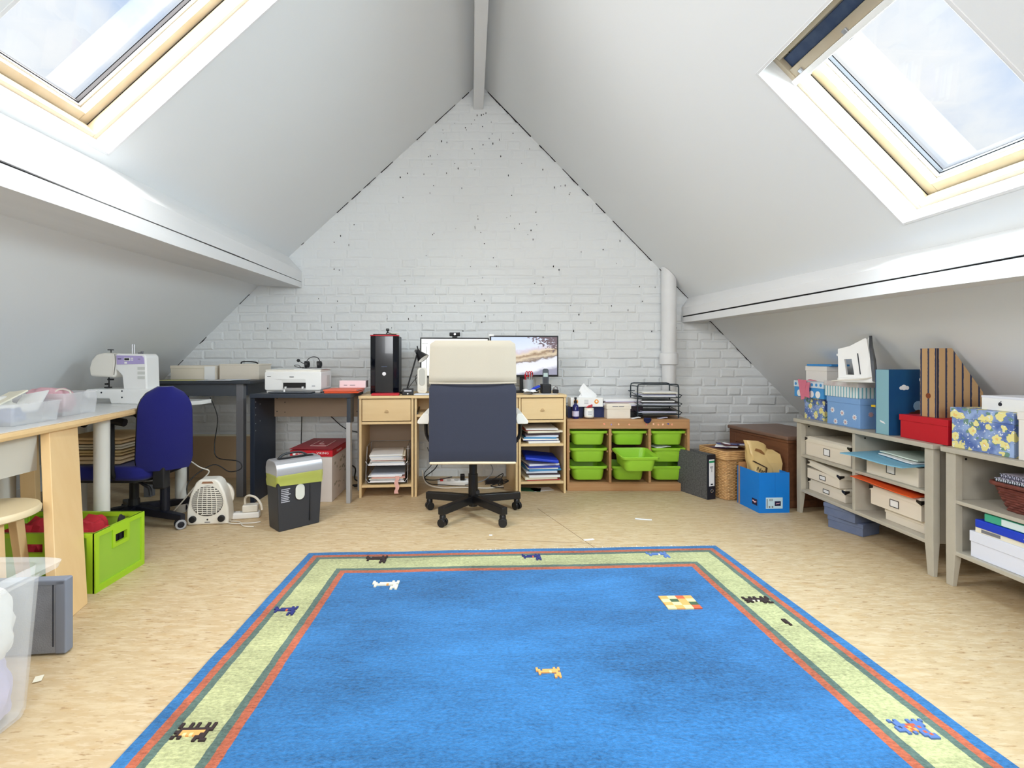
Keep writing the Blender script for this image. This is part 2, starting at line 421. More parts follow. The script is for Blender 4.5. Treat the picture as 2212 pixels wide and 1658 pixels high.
# ---- beams (sagging a little towards the room)
def purlin(name, prof_wall, prof_near, y0, y1, m):
    bm = nb(); secs = []
    for i in range(13):
        t = i/12; y = y0+(y1-y0)*t; k = (YW-y)/(YW-1.6)
        secs.append([(a[0]+(c[0]-a[0])*k, y, a[1]+(c[1]-a[1])*k+(R.uniform(-.004, .004) if q in (1, 2) else 0)) for q, (a, c) in enumerate(zip(prof_wall, prof_near))])
    loft(secs, bm)
    return O(name, bm, m, None)
def beam_thing(name, cw, cn):
    t = thing(name, None, None); t['kind'] = 'structure'
    def sec(p): return p
    # cw / cn : dict with face x, top z, gap z, bottom z, roof contact (x,z), lower roof contact
    up = lambda c: [(c['rx'], c['rz']), (c['x'], c['top']), (c['x'], c['gap']+.004), (c['lx'], c['gap']+.004)]
    lo = lambda c: [(c['x'], c['gap']-.004), (c['x'], c['bot']), (c['lx'], c['bot']+.02), (c['lx'], c['gap']-.004)]
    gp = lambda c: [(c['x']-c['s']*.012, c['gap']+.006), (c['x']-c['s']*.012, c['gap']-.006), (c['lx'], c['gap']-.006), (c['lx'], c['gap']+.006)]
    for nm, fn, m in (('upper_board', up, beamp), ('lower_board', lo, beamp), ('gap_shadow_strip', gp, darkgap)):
        o = purlin(nm, fn(cw), fn(cn), YW-.005, YR+.002, m); o.parent = t
    return t
beam_thing('trim_1', dict(x=-1.498, top=1.745, gap=1.655, bot=1.605, rx=-1.64, rz=1.90, lx=-1.95, s=1), dict(x=-1.515, top=1.725, gap=1.632, bot=1.552, rx=-1.665, rz=1.88, lx=-1.95, s=1))
beam_thing('trim_2', dict(x=1.735, top=1.43, gap=1.355, bot=1.305, rx=1.82, rz=1.56, lx=2.10, s=-1), dict(x=1.757, top=1.395, gap=1.338, bot=1.275, rx=1.90, rz=1.47, lx=2.13, s=-1))
tag(O('trim_3', loft([[(x+sh, y, zz) for x, zz in ((-.036, 3.12), (.048, 3.12), (.048, 3.36), (-.036, 3.36))] for y, sh in ((YR, .06), (2.9, .018), (YW-.004, 0))]), beamp, bevel=.006), kind='structure')
# ---- skylights
def skylight(name, S, w, blind):
    u0, u1, v0, v1 = w
    t = thing(name, None, None); t['kind'] = 'structure'
    def ring(nm, ins, wid, a, b, m, bev=.002):
        """four members; ins = inset from the opening edge, wid = width towards the centre"""
        U0, U1, V0, V1 = u0+ins, u1-ins, v0+ins, v1-ins
        for q in ((U0, U0+wid, V0, V1), (U1-wid, U1, V0, V1), (U0+wid, U1-wid, V0, V0+wid), (U0+wid, U1-wid, V1-wid, V1)):
            bm = nb(); hexa(bm, [S.p(q[0], q[2], a), S.p(q[1], q[2], a), S.p(q[1], q[3], a), S.p(q[0], q[3], a), S.p(q[0], q[2], b), S.p(q[1], q[2], b), S.p(q[1], q[3], b), S.p(q[0], q[3], b)])
            O(nm, bm, m, t, bevel=bev, seg=1)
    ring('lining_board', -.001, .012, -.002, .085, beamp, .001)
    ring('window_frame', .002, .028, .080, .135, pinew)
    ring('seal', .006, .020, .134, .142, darkgap, 0)
    ring('sash', .016, .052, .141, .200, pinew)
    ring('glazing_bead', .066, .010, .176, .204, alu)
    ring('gasket', .074, .006, .188, .207, darkgap, 0)
    bm = nb(); U0, U1, V0, V1 = u0+.06, u1-.06, v0+.06, v1-.06
    hexa(bm, [S.p(U0, V0, .205), S.p(U1, V0, .205), S.p(U1, V1, .205), S.p(U0, V1, .205), S.p(U0, V0, .211), S.p(U1, V0, .211), S.p(U1, V1, .211), S.p(U0, V1, .211)])
    O('pane', bm, glass, t)
    ring('flashing', -.06, .105, .212, .235, alu)
    if blind:                                        # top control bar, ventilation flap and dark blind cassette
        navy = M('navy_blind', rgb(44, 62, 96), .6, var=.4, vscale=30, col2=rgb(80, 96, 120))
        def bar(nm, a, b, c, d, lo, hi, m, bev=.003):
            bm = nb(); hexa(bm, [S.p(a, c, lo), S.p(b, c, lo), S.p(b, d, lo), S.p(a, d, lo), S.p(a, c, hi), S.p(b, c, hi), S.p(b, d, hi), S.p(a, d, hi)])
            return O(nm, bm, m, t, bevel=bev)
        bar('blind', u0+.03, u1-.03, v0+.035, v0+.085, .10, .13, navy)
        bar('top_rail', u0+.02, u1-.02, v0+.085, v0+.125, .085, .14, pinew)
        bar('control_bar', u0+.03, u1-.012, v0+.125, v0+.150, .070, .092, M('white_plastic', (.80, .80, .78, 1), .35))
        for k in (.06, .30, .56): bar('bracket', u1-k-.02, u1-k, v0+.108, v0+.155, .078, .10, alu)
        o = O('screw', C(S.p(u1-.012, v1-.055, .10), S.p(u1-.008, v1-.055, .10), .006), darkgap, t)
    return t
skylight('window_1', SL, WINL, False); skylight('window_2', SR, WINR, True)
skylight('added_window_4', SL, BACKL, False); skylight('added_window_5', SR, BACKR, False)  # unseen rear skylights, added for their fill light
# ================================================================== RUG
def rug_material(Wd, Ln):
    m = bpy.data.materials.new('rug_wool'); m.use_nodes = True; t = m.node_tree; b = t.nodes['Principled BSDF']; N = t.nodes.new; Lk = t.links.new
    uv = N('ShaderNodeUVMap'); sp = N('ShaderNodeSeparateXYZ'); Lk(uv.outputs[0], sp.inputs[0])
    def math_(op, a, b_=None):
        n = N('ShaderNodeMath'); n.operation = op
        for i, q in enumerate((a, b_)):
            if q is None: continue
            if isinstance(q, (int, float)): n.inputs[i].default_value = q
            else: Lk(q, n.inputs[i])
        return n.outputs[0]
    u, v = sp.outputs[0], sp.outputs[1]
    d = math_('MINIMUM', math_('MINIMUM', u, math_('SUBTRACT', Wd, u)), math_('MINIMUM', v, math_('SUBTRACT', Ln, v)))
    nz = N('ShaderNodeTexNoise'); nz.inputs['Scale'].default_value = 14; nz.inputs['Detail'].default_value = 6; nz.inputs['Roughness'].default_value = .75; Lk(uv.outputs[0], nz.inputs['Vector'])
    d = math_('ADD', d, math_('MULTIPLY', math_('SUBTRACT', nz.outputs['Fac'], .5), .012))
    cr = N('ShaderNodeValToRGB'); cr.color_ramp.interpolation = 'CONSTANT'; E = cr.color_ramp.elements
    blue, red, grn, yel = rgb(46, 106, 160), rgb(172, 92, 66), rgb(84, 104, 96), rgb(172, 174, 128)
    stops = [(0, blue), (.034, red), (.060, grn), (.084, yel), (.200, grn), (.225, red), (.252, blue)]
    E[0].position = 0; E[0].color = blue; E[1].position = stops[1][0]/.3; E[1].color = red
    for p, c in stops[2:]:
        q = E.new(p/.3); q.color = c
    Lk(math_('DIVIDE', d, .3), cr.inputs['Fac'])
    # pile: lighter and darker streaks across the rug
    def noise_(sc, scale, det, rough):
        mp = N('ShaderNodeMapping'); mp.inputs['Scale'].default_value = sc; Lk(uv.outputs[0], mp.inputs['Vector'])
        n = N('ShaderNodeTexNoise'); n.inputs['Scale'].default_value = scale; n.inputs['Detail'].default_value = det; n.inputs['Roughness'].default_value = rough; Lk(mp.outputs[0], n.inputs['Vector']); return n.outputs['Fac']
    big = noise_((1, 2.2, 1), 1.6, 5, .6); fine = noise_((1, 1.8, 1), 70, 3, .7); mid = noise_((1, 4, 1), 12, 4, .7)
    br = math_('ADD', math_('MULTIPLY', math_('SUBTRACT', big, .5), 1.7), math_('ADD', math_('MULTIPLY', math_('SUBTRACT', fine, .5), 1.7), math_('MULTIPLY', math_('SUBTRACT', mid, .5), .7)))
    br = math_('ADD', 1.0, br)
    hs = N('ShaderNodeHueSaturation'); Lk(cr.outputs[0], hs.inputs['Color']); Lk(br, hs.inputs['Value'])
    Lk(hs.outputs[0], b.inputs['Base Color']); b.inputs['Roughness'].default_value = .95; b.inputs['Specular IOR Level'].default_value = .05
    b.inputs['Sheen Weight'].default_value = .15; b.inputs['Sheen Roughness'].default_value = .5
    bp = N('ShaderNodeBump'); bp.inputs['Strength'].default_value = .6; bp.inputs['Distance'].default_value = .01; Lk(fine, bp.inputs['Height']); Lk(bp.outputs[0], b.inputs['Normal'])
    return m
RC = [Vector((-.862, 2.552, 0)), Vector((1.263, 2.655, 0)), Vector((1.375, -.35, 0)), Vector((-.935, -.35, 0))]  # far-left, far-right, near-right, near-left
RW, RL = 2.15, 2.95
def rugp(u, v, z=.014):
    a, b = u/RW, v/RL
    p = (RC[0]*(1-a)+RC[1]*a)*(1-b)+(RC[3]*(1-a)+RC[2]*a)*b
    return Vector((p.x, p.y, z))
bm = nb(); uvl = bm.loops.layers.uv.new('UVMap'); NU, NV = 60, 84; g = {}
for i in range(NU+1):
    for j in range(NV+1):
        u, v = RW*i/NU, RL*j/NV
        p = rugp(u, v, .013+.0025*noise.noise(Vector((u*3, v*3, 0)))); ed = i in (0, NU) or j in (0, NV)
        if i in (0, NU): p.x += .004*noise.noise(Vector((v*6, 3, i)))
        if j in (0, NV): p.y += .004*noise.noise(Vector((u*6, 3, j)))
        g[i, j] = bm.verts.new(p); g[i, j, 'uv'] = (u, v)
def uvf(f, ks):
    for lp, k in zip(f.loops, ks): lp[uvl].uv = k
for i in range(NU):
    for j in range(NV):
        ks = ((i, j), (i, j+1), (i+1, j+1), (i+1, j)); f = bm.faces.new([g[k] for k in ks]); uvf(f, [g[k+('uv',)] for k in ks])
bord = [(i, 0) for i in range(NU)]+[(NU, j) for j in range(NV)]+[(i, NV) for i in range(NU, 0, -1)]+[(0, j) for j in range(NV, 0, -1)]
low = {k: bm.verts.new((g[k].co.x, g[k].co.y, .0005)) for k in bord}
for a, b in zip(bord, bord[1:]+bord[:1]):
    f = bm.faces.new((g[a], g[b], low[b], low[a])); uvf(f, [g[a+('uv',)], g[b+('uv',)], g[b+('uv',)], g[a+('uv',)]])
rug = thing('rug', 'large blue wool rug with pale yellow border and small woven animals', 'rug')
O('pile', bm, rug_material(RW, RL), rug, smooth=True)
bm = nb()
for i in range(420):                                 # fringe at the far end
    u = RW*(i+R.random())/420; p = rugp(u, 0, .006); l_ = R.uniform(.012, .034) if u > RW*.35 else R.uniform(.006, .016); a = R.uniform(-.7, .7)
    q = p+Vector((math.sin(a)*l_, math.cos(a)*l_, -.003+R.random()*.006))
    cyl(bm, p-Vector((0, .004, 0)), q, .0016, .0009, 4)
tag(O('fringe', bm, M('fringe_wool', rgb(232, 228, 216), .9), rug), kind='stuff')
KC = {'k': M('motif_brown', rgb(52, 40, 40), .95), 'o': M('motif_orange', rgb(232, 160, 92), .95), 'y': M('motif_straw', rgb(234, 214, 150), .95), 'b': M('motif_blue', rgb(88, 118, 176), .95), 'r': M('motif_red', rgb(196, 92, 62), .95), 'n': M('motif_navy', rgb(44, 50, 110), .95), 'w': M('motif_pale', rgb(226, 220, 196), .95), 'g': M('motif_green', rgb(70, 92, 66), .95)}
def motif(rows, u, v, cw, ch, rot=0):
    """a woven figure: one proud tuft per character, centred at rug coordinates u,v (metres from the far-left corner)"""
    bm = nb(); mats = sorted({c for r_ in rows for c in r_ if c != '.'}); W_, H_ = len(rows[0]), len(rows)
    for j, r_ in enumerate(rows):
        for i, c in enumerate(r_):
            if c == '.': continue
            x, y = (i-W_/2)*cw, (j-H_/2)*ch
            P = []
            for z in (.010, .0175):
                for dx, dy in ((0, 0), (cw, 0), (cw, ch), (0, ch)):
                    X, Y = (x+dx), (y+dy); X, Y = X*math.cos(rot)-Y*math.sin(rot), X*math.sin(rot)+Y*math.cos(rot)
                    P.append(rugp(u+X, v+Y, z))
            hexa(bm, P, mats.index(c))
    O('woven_figure', bm, [KC[c] for c in mats], rug)
goat = ["o.......o.o", "oo.oooooooo", ".oooooyooo.", ".o.......oo", "........ooo", "........o.o"]
def recol(rows, a, b): return [r_.replace('o', a).replace('y', b) for r_ in rows]
goat2 = ["k..k.k..k.k", "k..k.k..k.k", ".kkkkkkkkkk", "kkoooooook.", ".koyoyookk.", "k.k....kkk.", ".......k.kk"]
goat3 = ["b.b...b.b.b", ".bb...bbbb.", ".bbbrrrbbb.", "b.brorbrb..", "bbborobbb..", "..b.b.brb..", "......bbrb.", ".......bbb."]
def rug_at(px, py):                                  # rug coordinates of a floor point
    Y = fy(py); X = wx(px, Y); b = (RC[0].y+(RC[1].y-RC[0].y)*(X-RC[0].x)/(RC[1].x-RC[0].x)-Y); v = b/ (RC[0].y-RC[3].y) * RL
    t = v/RL; xl = RC[0].x*(1-t)+RC[3].x*t; xr = RC[1].x*(1-t)+RC[2].x*t
    return (X-xl)/(xr-xl)*RW, v
for rows, px, py, cw, ch in ((recol(goat, 'o', 'y'), 1183, 1455, .0068, .0085), (recol(goat, 'w', 'o'), 832, 1270, .0105, .013), (recol(goat, 'k', 'k'), 812, 1214, .0095, .014),
                             (recol(goat, 'n', 'r'), 1148, 1209, .0085, .012), (recol(goat, 'b', 'w'), 1420, 1204, .0095, .012), (recol(goat, 'n', 'r'), 614, 1327, .008, .011),
                             (goat2, 418, 1592, .0085, .0095), (recol(goat2, 'k', 'w'), 1630, 1298, .0095, .0075), (goat3, 1945, 1560, .0085, .0085)):
    motif(rows, *rug_at(px, py), cw, ch)
motif(["kk", "kk", ".k"], *rug_at(1690, 1344), .008, .014)
ck = ["oyro", "ygoy", "oyog", "yoyr"]
motif(ck, *rug_at(1465, 1304), .034, .026)
# ================================================================== MATERIALS OF THE THINGS
birch = M('birch_veneer', rgb(226, 198, 150), .42, var=.3, vscale=7, stretch=(.7, 3, 6), col2=rgb(214, 180, 128))
pine = M('pine_solid', rgb(184, 142, 100), .45, var=.5, vscale=6, stretch=(.7, 3, 8), col2=rgb(168, 114, 70))
palewood = M('pale_beech', rgb(232, 198, 146), .4, var=.3, vscale=5, stretch=(5, 5, .6), col2=rgb(220, 178, 120))
greyp = M('grey_lacquer', rgb(186, 180, 166), .45, var=.12, vscale=20)
whitelam = M('white_laminate', rgb(232, 232, 230), .22)
offwhite = M('off_white_plastic', rgb(232, 228, 218), .38)
white = M('white_gloss_plastic', rgb(238, 238, 236), .3)
cream = M('cream_board', rgb(228, 218, 202), .6)
creamf = M('cream_fabric', rgb(184, 175, 158), .75, bump=.08, bscale=400)
slate = M('slate_fabric', rgb(46, 49, 64), .8, bump=.12, bscale=500, sheen=.1)
blk = M('black_plastic', (.012, .012, .014, 1), .38)
blkm = M('black_metal', (.014, .014, .016, 1), .3, .2)
wirem = M('dark_wire', rgb(58, 66, 72), .35, .6)
bluef = M('royal_blue_fabric', rgb(12, 16, 104), .85, bump=.15, bscale=400, sheen=.15)
navy = M('navy_plastic', rgb(26, 34, 78), .35)
anth = M('anthracite_laminate', rgb(52, 58, 68), .38)
greyleg = M('grey_paint_metal', rgb(150, 150, 152), .4, .2)
taupe = M('taupe_board', rgb(168, 146, 124), .6)
lime = M('lime_plastic', rgb(146, 196, 54), .33)
limec = M('lime_crate_plastic', rgb(162, 204, 40), .35)
paper = M('white_paper', rgb(238, 238, 238), .7)
paperb = M('cream_paper', rgb(236, 230, 210), .7)
red = M('red_card', rgb(190, 24, 40), .45)
orange = M('orange_card', rgb(226, 84, 40), .55)
maroon = M('maroon_card', rgb(150, 32, 44), .45)
silver = M('silver_plastic', rgb(186, 186, 190), .3, .5)
blackp = M('charcoal_plastic', rgb(48, 50, 56), .42)
chrome = M('chrome', rgb(200, 200, 205), .18, 1)
cabw = M('white_cable', rgb(222, 216, 204), .45)
cabb = M('black_cable', (.012, .012, .013, 1), .5)
# ================================================================== pipe
t = thing('drain_pipe', 'white round drain pipe running up the brick gable', 'pipe', (1.597, 4.178, 0))
bm = lathe([(.060, 1.0), (.060, 2.0)], 28)
for v in bm.verts:
    if v.co.z > 1.9: v.co.z = 3.357-1.03*(1.597+v.co.x)-.004
O('pipe_upper', bm, beamp, t, smooth=True)
O('pipe_collar', lathe([(.064, .95), (.074, .955), (.075, 1.03), (.071, 1.045), (.061, 1.05)], 28), beamp, t, smooth=True)
O('pipe_lower', lathe([(.056, 0.002), (.056, .98)], 28), beamp, t, smooth=True)
# ================================================================== birch desk with two pedestals
DR = .086
desk = thing('computer_desk', 'birch veneer computer desk with two drawer pedestals and keyboard tray', 'desk', (-.853, 3.595, 0), DR)
DM = desk.matrix_basis.copy() if False else Matrix.Translation((-.853, 3.595, 0)) @ Matrix.Rotation(DR, 4, 'Z')
def dk(x, y, z): return DM @ Vector((x, y, z))
DH = .735
O('desk_top', B(-.004, 1.519, -.012, .50, DH-.02, DH), birch, desk, bevel=.002)
for x in (0, .372, .395, 1.137, 1.160, 1.499): O('side_panel', B(x, x+.017, 0, .48, 0, DH-.02), birch, desk, bevel=.0015)
for a, b in ((.017, .372), (1.177, 1.499)):
    O('back_panel', B(a, b, .465, .472, .08, DH-.02), taupe, desk)
    O('rail', B(a, b, .004, .46, .528, .546), birch, desk, bevel=.0015)
    O('bottom_shelf', B(a, b, .004, .46, .072, .090), birch, desk, bevel=.0015)
    d = O('drawer', B(a+.004, b-.004, .002, .020, .552, DH-.026), birch, desk, bevel=.002)
    c = (a+b)/2
    O('knob', prism([(c-.016, .615), (c+.016, .615), (c+.012, .623), (c+.004, .633), (c-.004, .633), (c-.012, .623)], -.010, .002, 'y'), M('knob_wood', rgb(196, 166, 122), .4), d, bevel=.003)
O('middle_shelf', B(1.177, 1.499, .004, .46, .352, .370), birch, desk, bevel=.0015)
O('back_rail', B(.412, 1.137, .40, .415, .50, DH-.02), birch, desk)
kt = O('keyboard_tray', B(.416, 1.133, -.10, .26, .590, .606), birch, desk, bevel=.002)
for x in (.414, 1.125): O('slide', B(x, x+.010, -.06, .38, .600, .618), blkm, kt)
k = thing('keyboard', 'black computer keyboard on the pull-out desk tray', 'keyboard', dk(.70, .02, .607), DR)
O('body', B(-.22, .22, -.075, .075, 0, .014), blk, k, bevel=.004)
bm = nb()
for i in range(15):
    for j in range(5): bx(bm, -.208+i*.0278, -.208+i*.0278+.023, -.062+j*.0255, -.062+j*.0255+.021, .0135, .020)
O('keys', bm, M('dark_key', rgb(40, 42, 48), .5), k)
# ---- things on the desk top
tw = thing('computer_tower', 'black computer tower with red rim and faceted glossy front', 'computer', dk(.062, .10, DH), DR)
g_ = M('gloss_black', rgb(8, 10, 20), .12, coat=.4)
body = O('case', B(.004, .210, .035, .36, .006, .440), M('tower_side', rgb(30, 36, 46), .45), tw, bevel=.004)
O('front_panel', prism([(.0, .035), (.040, 0), (.172, 0), (.214, .035)], 0.002, .436, 'z'), g_, tw, bevel=.003)
O('red_rim', prism([(-.001, .036), (.040, -.002), (.172, -.002), (.215, .036), (.208, .04), (.168, .006), (.044, .006), (.006, .04)], .436, .444, 'z'), red, tw)
O('top_vent', B(.02, .194, .03, .30, .438, .452), blk, tw, bevel=.006)
O('power_button', C((.106, -.004, .155), (.106, .001, .155), .014), chrome, tw)
O('badge', B(.086, .126, -.001, .001, .205, .212), M('dark_print', rgb(52, 60, 80), .4), tw)
gp = thing('mini_tripod', 'small black gadget standing on the computer tower', 'gadget', dk(.19, .14, DH+.453), DR)
O('stem', C((0, 0, .004), (0, 0, .03), .006), blk, gp); O('head', B(-.012, .012, -.01, .01, .022, .04), blk, gp, bevel=.004)
for a in (0, 2.1, 4.2): O('leg', C((0, 0, .012), (.02*math.cos(a), .02*math.sin(a), .002), .003), blk, gp)
o = O('yellow_note', sheet(.07, .06, 4, 4, .001, lambda x, y: x*x*4), M('yellow_paper', rgb(236, 214, 92), .7), None, dk(.232, .20, DH+.4545), (0, 0, .3)); tag(o, 'yellow paper note lying on top of the computer tower', 'note')
o = O('red_folder', B(-.10, .10, -.05, .045, 0, .016), red, None, dk(.185, .042, DH), (0, 0, DR), bevel=.005); tag(o, 'red folder lying in front of the computer tower', 'folder')
cb = thing('card_reader', 'small black card reader box beside the red folder', 'gadget', dk(.345, .06, DH), DR)
O('body', B(-.04, .04, -.035, .06, 0, .045), blk, cb, bevel=.004); O('display', B(-.025, .028, -.0365, -.034, .028, .036), silver, cb); O('button', C((.0, -.037, .012), (0, -.034, .012), .006), silver, cb)
# desk lamp
lp = thing('desk_lamp', 'black clamp desk lamp with bell shade leaning beside the tower', 'lamp', dk(.325, .20, DH), DR)
O('base', lathe([(.0, 0), (.055, 0), (.055, .012), (.02, .02), (0, .02)]), blk, lp, smooth=True)
O('arm', C((0, 0, .015), (.085, .02, .315), .006), blk, lp); O('joint', C((.075, .0, .325), (.075, .045, .325), .013), blk, lp)
O('knob', C((.088, .02, .335), (.082, .02, .365), .005), blk, lp)
sh = O('shade', lathe([(.012, 0), (.018, .0), (.024, .03), (.034, .05), (.050, .085), (.048, .086), (.030, .05), (.0, .03)], 24), blk, lp, (.080, .02, .330), (0, math.radians(140), math.radians(-25)), smooth=True)
O('reflector', lathe([(0, .045), (.030, .055), (.046, .083), (.044, .084), (0, .06)], 24), M('lamp_reflector', rgb(226, 226, 224), .25), sh, smooth=True)
O('cable', T([(.0, .03, .02), (.06, .04, .10), (.13, .03, .17), (.07, .03, .13), (.09, .03, .05), (.13, .02, .10), (.10, .03, .01)], .0022), cabb, lp)
sp = thing('speaker', 'white oval desktop speaker standing beside the first monitor', 'speaker', dk(.445, .21, DH), DR)
O('body', prism(rrect(.075, .195, .02, 5, 0, .0985), 0, .08, 'y'), offwhite, sp, bevel=.006)
O('grille', prism(rrect(.044, .13, .022, 8, 0, .125), -.004, .002, 'y'), M('speaker_grille', rgb(198, 196, 188), .7), sp, bevel=.002)
O('dial', C((0, -.006, .035), (0, 0, .035), .015), offwhite, sp)
ORD = ('first', 'second', 'third', 'fourth', 'fifth', 'sixth', 'seventh', 'eighth', 'ninth', 'tenth', 'eleventh', 'twelfth', 'thirteenth')
HUE = {'white_paper': 'white', 'cream_paper': 'cream', 'bluish_paper': 'pale blue', 'pink_paper': 'pink', 'book_blue': 'blue', 'book_teal': 'teal', 'book_dark': 'dark', 'book_red': 'red', 'lilac_paper': 'lilac', 'black_plastic': 'black', 'mauve_paper': 'mauve'}
def papers(noun, n, cx, cy, z, w, d, rz, mats, place, group, th=(.0015, .007), j=.02, jr=.09, name='paper_sheet', cat='papers'):
    """a pile of separate sheets and booklets, each a thing of its own"""
    for i in range(n):
        h = R.uniform(*th); ww, dd = w*R.uniform(.85, 1.0), d*R.uniform(.85, 1.0)
        m = mats[i % len(mats)]
        o = O(name, sheet(ww, dd, 5, 2, h, lambda x, y: 0), m, None, (cx+R.uniform(-j, j), cy+R.uniform(-j, j), z+.0003), (0, 0, rz+R.uniform(-jr, jr)))
        tag(o, '%s %s, %s from the bottom %s' % (HUE[m.name], noun, ORD[i], place), cat, group); z += h+.0004
    return z
wp = [paper, paper, M('bluish_paper', rgb(214, 220, 232), .7), paperb, paper]
p = dk(.49, .045, 0); papers('sheet', 3, p.x, p.y, DH, .20, .11, DR, wp, 'at the desk front beside the card reader', 'papers on the desk front', (.002, .006), .006, .05)
# monitors
def monitor(name, label, x, y, w, h, zt, rz, screen):
    t = thing(name, label, 'monitor', dk(x, y, DH), DR+rz)
    z1 = zt-DH; z0 = z1-h
    O('bezel', B(-w/2, w/2, 0, .022, z0, z1), blk, t, bevel=.003)
    O('screen', B(-w/2+.011, w/2-.011, -.0012, .002, z0+.016, z1-.012), screen, t)
    O('rear_shell', B(-w*.3, w*.3, .02, .05, z0+.04, z1-.05), blk, t, bevel=.01)
    O('stand', B(-.03, .03, .03, .052, .01, z0+.1), blk, t, bevel=.004)
    O('stand_foot', prism(rrect(.24, .16, .05, 6, 0, .04), 0, .010, 'z'), blk, t, bevel=.002)
    return t, z0, z1
def screen_doc():
    return M('white_screen', rgb(236, 236, 232), .3, emit=.55)
def screen_snow():
    m = bpy.data.materials.new('winter_wallpaper'); m.use_nodes = True; t = m.node_tree; b = t.nodes['Principled BSDF']; N = t.nodes.new; Lk = t.links.new
    tc = N('ShaderNodeTexCoord'); sp = N('ShaderNodeSeparateXYZ'); Lk(tc.outputs['Generated'], sp.inputs[0])
    n = N('ShaderNodeTexNoise'); n.inputs['Scale'].default_value = 5; n.inputs['Detail'].default_value = 8; n.inputs['Roughness'].default_value = .7; Lk(tc.outputs['Generated'], n.inputs['Vector'])
    n2 = N('ShaderNodeTexNoise'); n2.inputs['Scale'].default_value = 26; n2.inputs['Detail'].default_value = 6; Lk(tc.outputs['Generated'], n2.inputs['Vector'])
    def mth(op, a, c):
        q = N('ShaderNodeMath'); q.operation = op
        for i, v in enumerate((a, c)):
            if isinstance(v, (int, float)): q.inputs[i].default_value = v
            else: Lk(v, q.inputs[i])
        return q.outputs[0]
    h = mth('ADD', sp.outputs[2], mth('MULTIPLY', mth('SUBTRACT', n.outputs['Fac'], .5), .30))
    h = mth('SUBTRACT', h, mth('MULTIPLY', mth('SUBTRACT', sp.outputs[0], .5), .35))
    cr = N('ShaderNodeValToRGB'); E = cr.color_ramp.elements
    E[0].position = .0; E[0].color = rgb(150, 150, 170); E[1].position = .10; E[1].color = rgb(232, 234, 242)
    for p, c in ((.30, rgb(226, 228, 238)), (.34, rgb(120, 104, 98)), (.42, rgb(214, 196, 168)), (.50, rgb(150, 124, 96)), (.56, rgb(222, 204, 176)), (.62, rgb(206, 196, 206)), (.70, rgb(214, 222, 240)), (1.0, rgb(196, 210, 240))):
        q = E.new(p); q.color = c
    Lk(h, cr.inputs[0])
    tree = N('ShaderNodeMath'); tree.operation = 'GREATER_THAN'; Lk(mth('MULTIPLY', n2.outputs['Fac'], mth('MULTIPLY', sp.outputs[0], sp.outputs[2])), tree.inputs[0]); tree.inputs[1].default_value = .33
    mx = N('ShaderNodeMixRGB'); Lk(tree.outputs[0], mx.inputs[0]); Lk(cr.outputs[0], mx.inputs[1]); mx.inputs[2].default_value = rgb(104, 84, 92)
    b.inputs['Base Color'].default_value = (.02, .02, .02, 1); b.inputs['Roughness'].default_value = .3
    Lk(mx.outputs[0], b.inputs['Emission Color']); b.inputs['Emission Strength'].default_value = .85
    return m
m1, z0, z1 = monitor('monitor', 'black framed monitor showing a white page behind the chair, webcam on top', .70, .30, .545, .315, 1.168, .02, screen_doc())
for a in ((-.262, -.235, .115, .118), (-.222, -.2195, .02, .10), (-.21, .2, .135, .137)): pass
O('page_rule', B(-.258, -.21, -.0022, -.0010, z1-.050, z1-.047), M('page_dark', rgb(40, 42, 50), .4), bpy.data.objects[m1.name])
O('page_edge', B(-.224, -.221, -.0022, -.0010, z0+.03, z1-.07), M('page_dark'), bpy.data.objects[m1.name])
m2, z0b, z1b = monitor('monitor', 'black framed monitor showing a snowy winter landscape', 1.245, .24, .545, .325, 1.183, -.02, screen_snow())
o = O('memo_clip', B(-.02, .02, -.004, .014, 0, .016), white, None, dk(.985, .245, 1.178), (0, 0, DR), bevel=.002); tag(o, 'small white clip stuck on top of the winter landscape monitor', 'clip')
wc = thing('webcam', 'small black webcam perched on the white page monitor', 'webcam', dk(.70, .30, 1.1685), DR)
O('mount', B(-.020, .020, -.010, .03, 0, .012), blk, wc, bevel=.003); O('body', C((-.042, .008, .026), (.042, .008, .026), .015), blk, wc, bevel=.004); O('lens', C((0, -.010, .026), (0, -.004, .026), .008), chrome, wc)
# pen cup, phone, stapler and small stuff at the right end of the desk
pc = thing('pen_cup', 'clear pen cup with red handled scissors at the end of the desk', 'pen cup', dk(1.245, .07, DH), DR)
O('cup', lathe([(.0, 0), (.036, 0), (.040, .11), (.037, .11), (.033, .004), (0, .004)], 20), M('smoky_clear', rgb(190, 196, 200), .2, alpha=.45), pc, smooth=True)
for i in range(4):
    a = R.uniform(0, 6.2); O('pen', C((.01*math.cos(a), .01*math.sin(a), .006), (.03*math.cos(a), .03*math.sin(a), .14+R.uniform(0, .02)), .004), R.choice((blk, silver, red)), pc)
for dx in (-.012, .008, .024):
    O('scissor_handle', T([(dx+.012*math.cos(q)*.8, 0, .150+.020*math.sin(q)) for q in [i*math.pi/4 for i in range(8)]], .0035, 6, 3, True), M('red_plastic', rgb(190, 26, 30), .4), pc)
    O('scissor_blade', C((dx*.4, 0, .02), (dx, 0, .132), .003), silver, pc)
ph = thing('cordless_phone', 'black cordless telephone standing in its charging cradle', 'telephone', dk(1.385, .10, DH+.004), DR)
O('cradle', prism(rrect(.075, .075, .014, 5), 0, .07, 'z'), blk, ph, bevel=.006)
hs = O('handset', prism(rrect(.046, .15, .016, 6, 0, .115), .0, .022, 'y'), M('handset_grey', rgb(62, 70, 78), .35), ph, rot=(-.18, 0, -.2), bevel=.004)
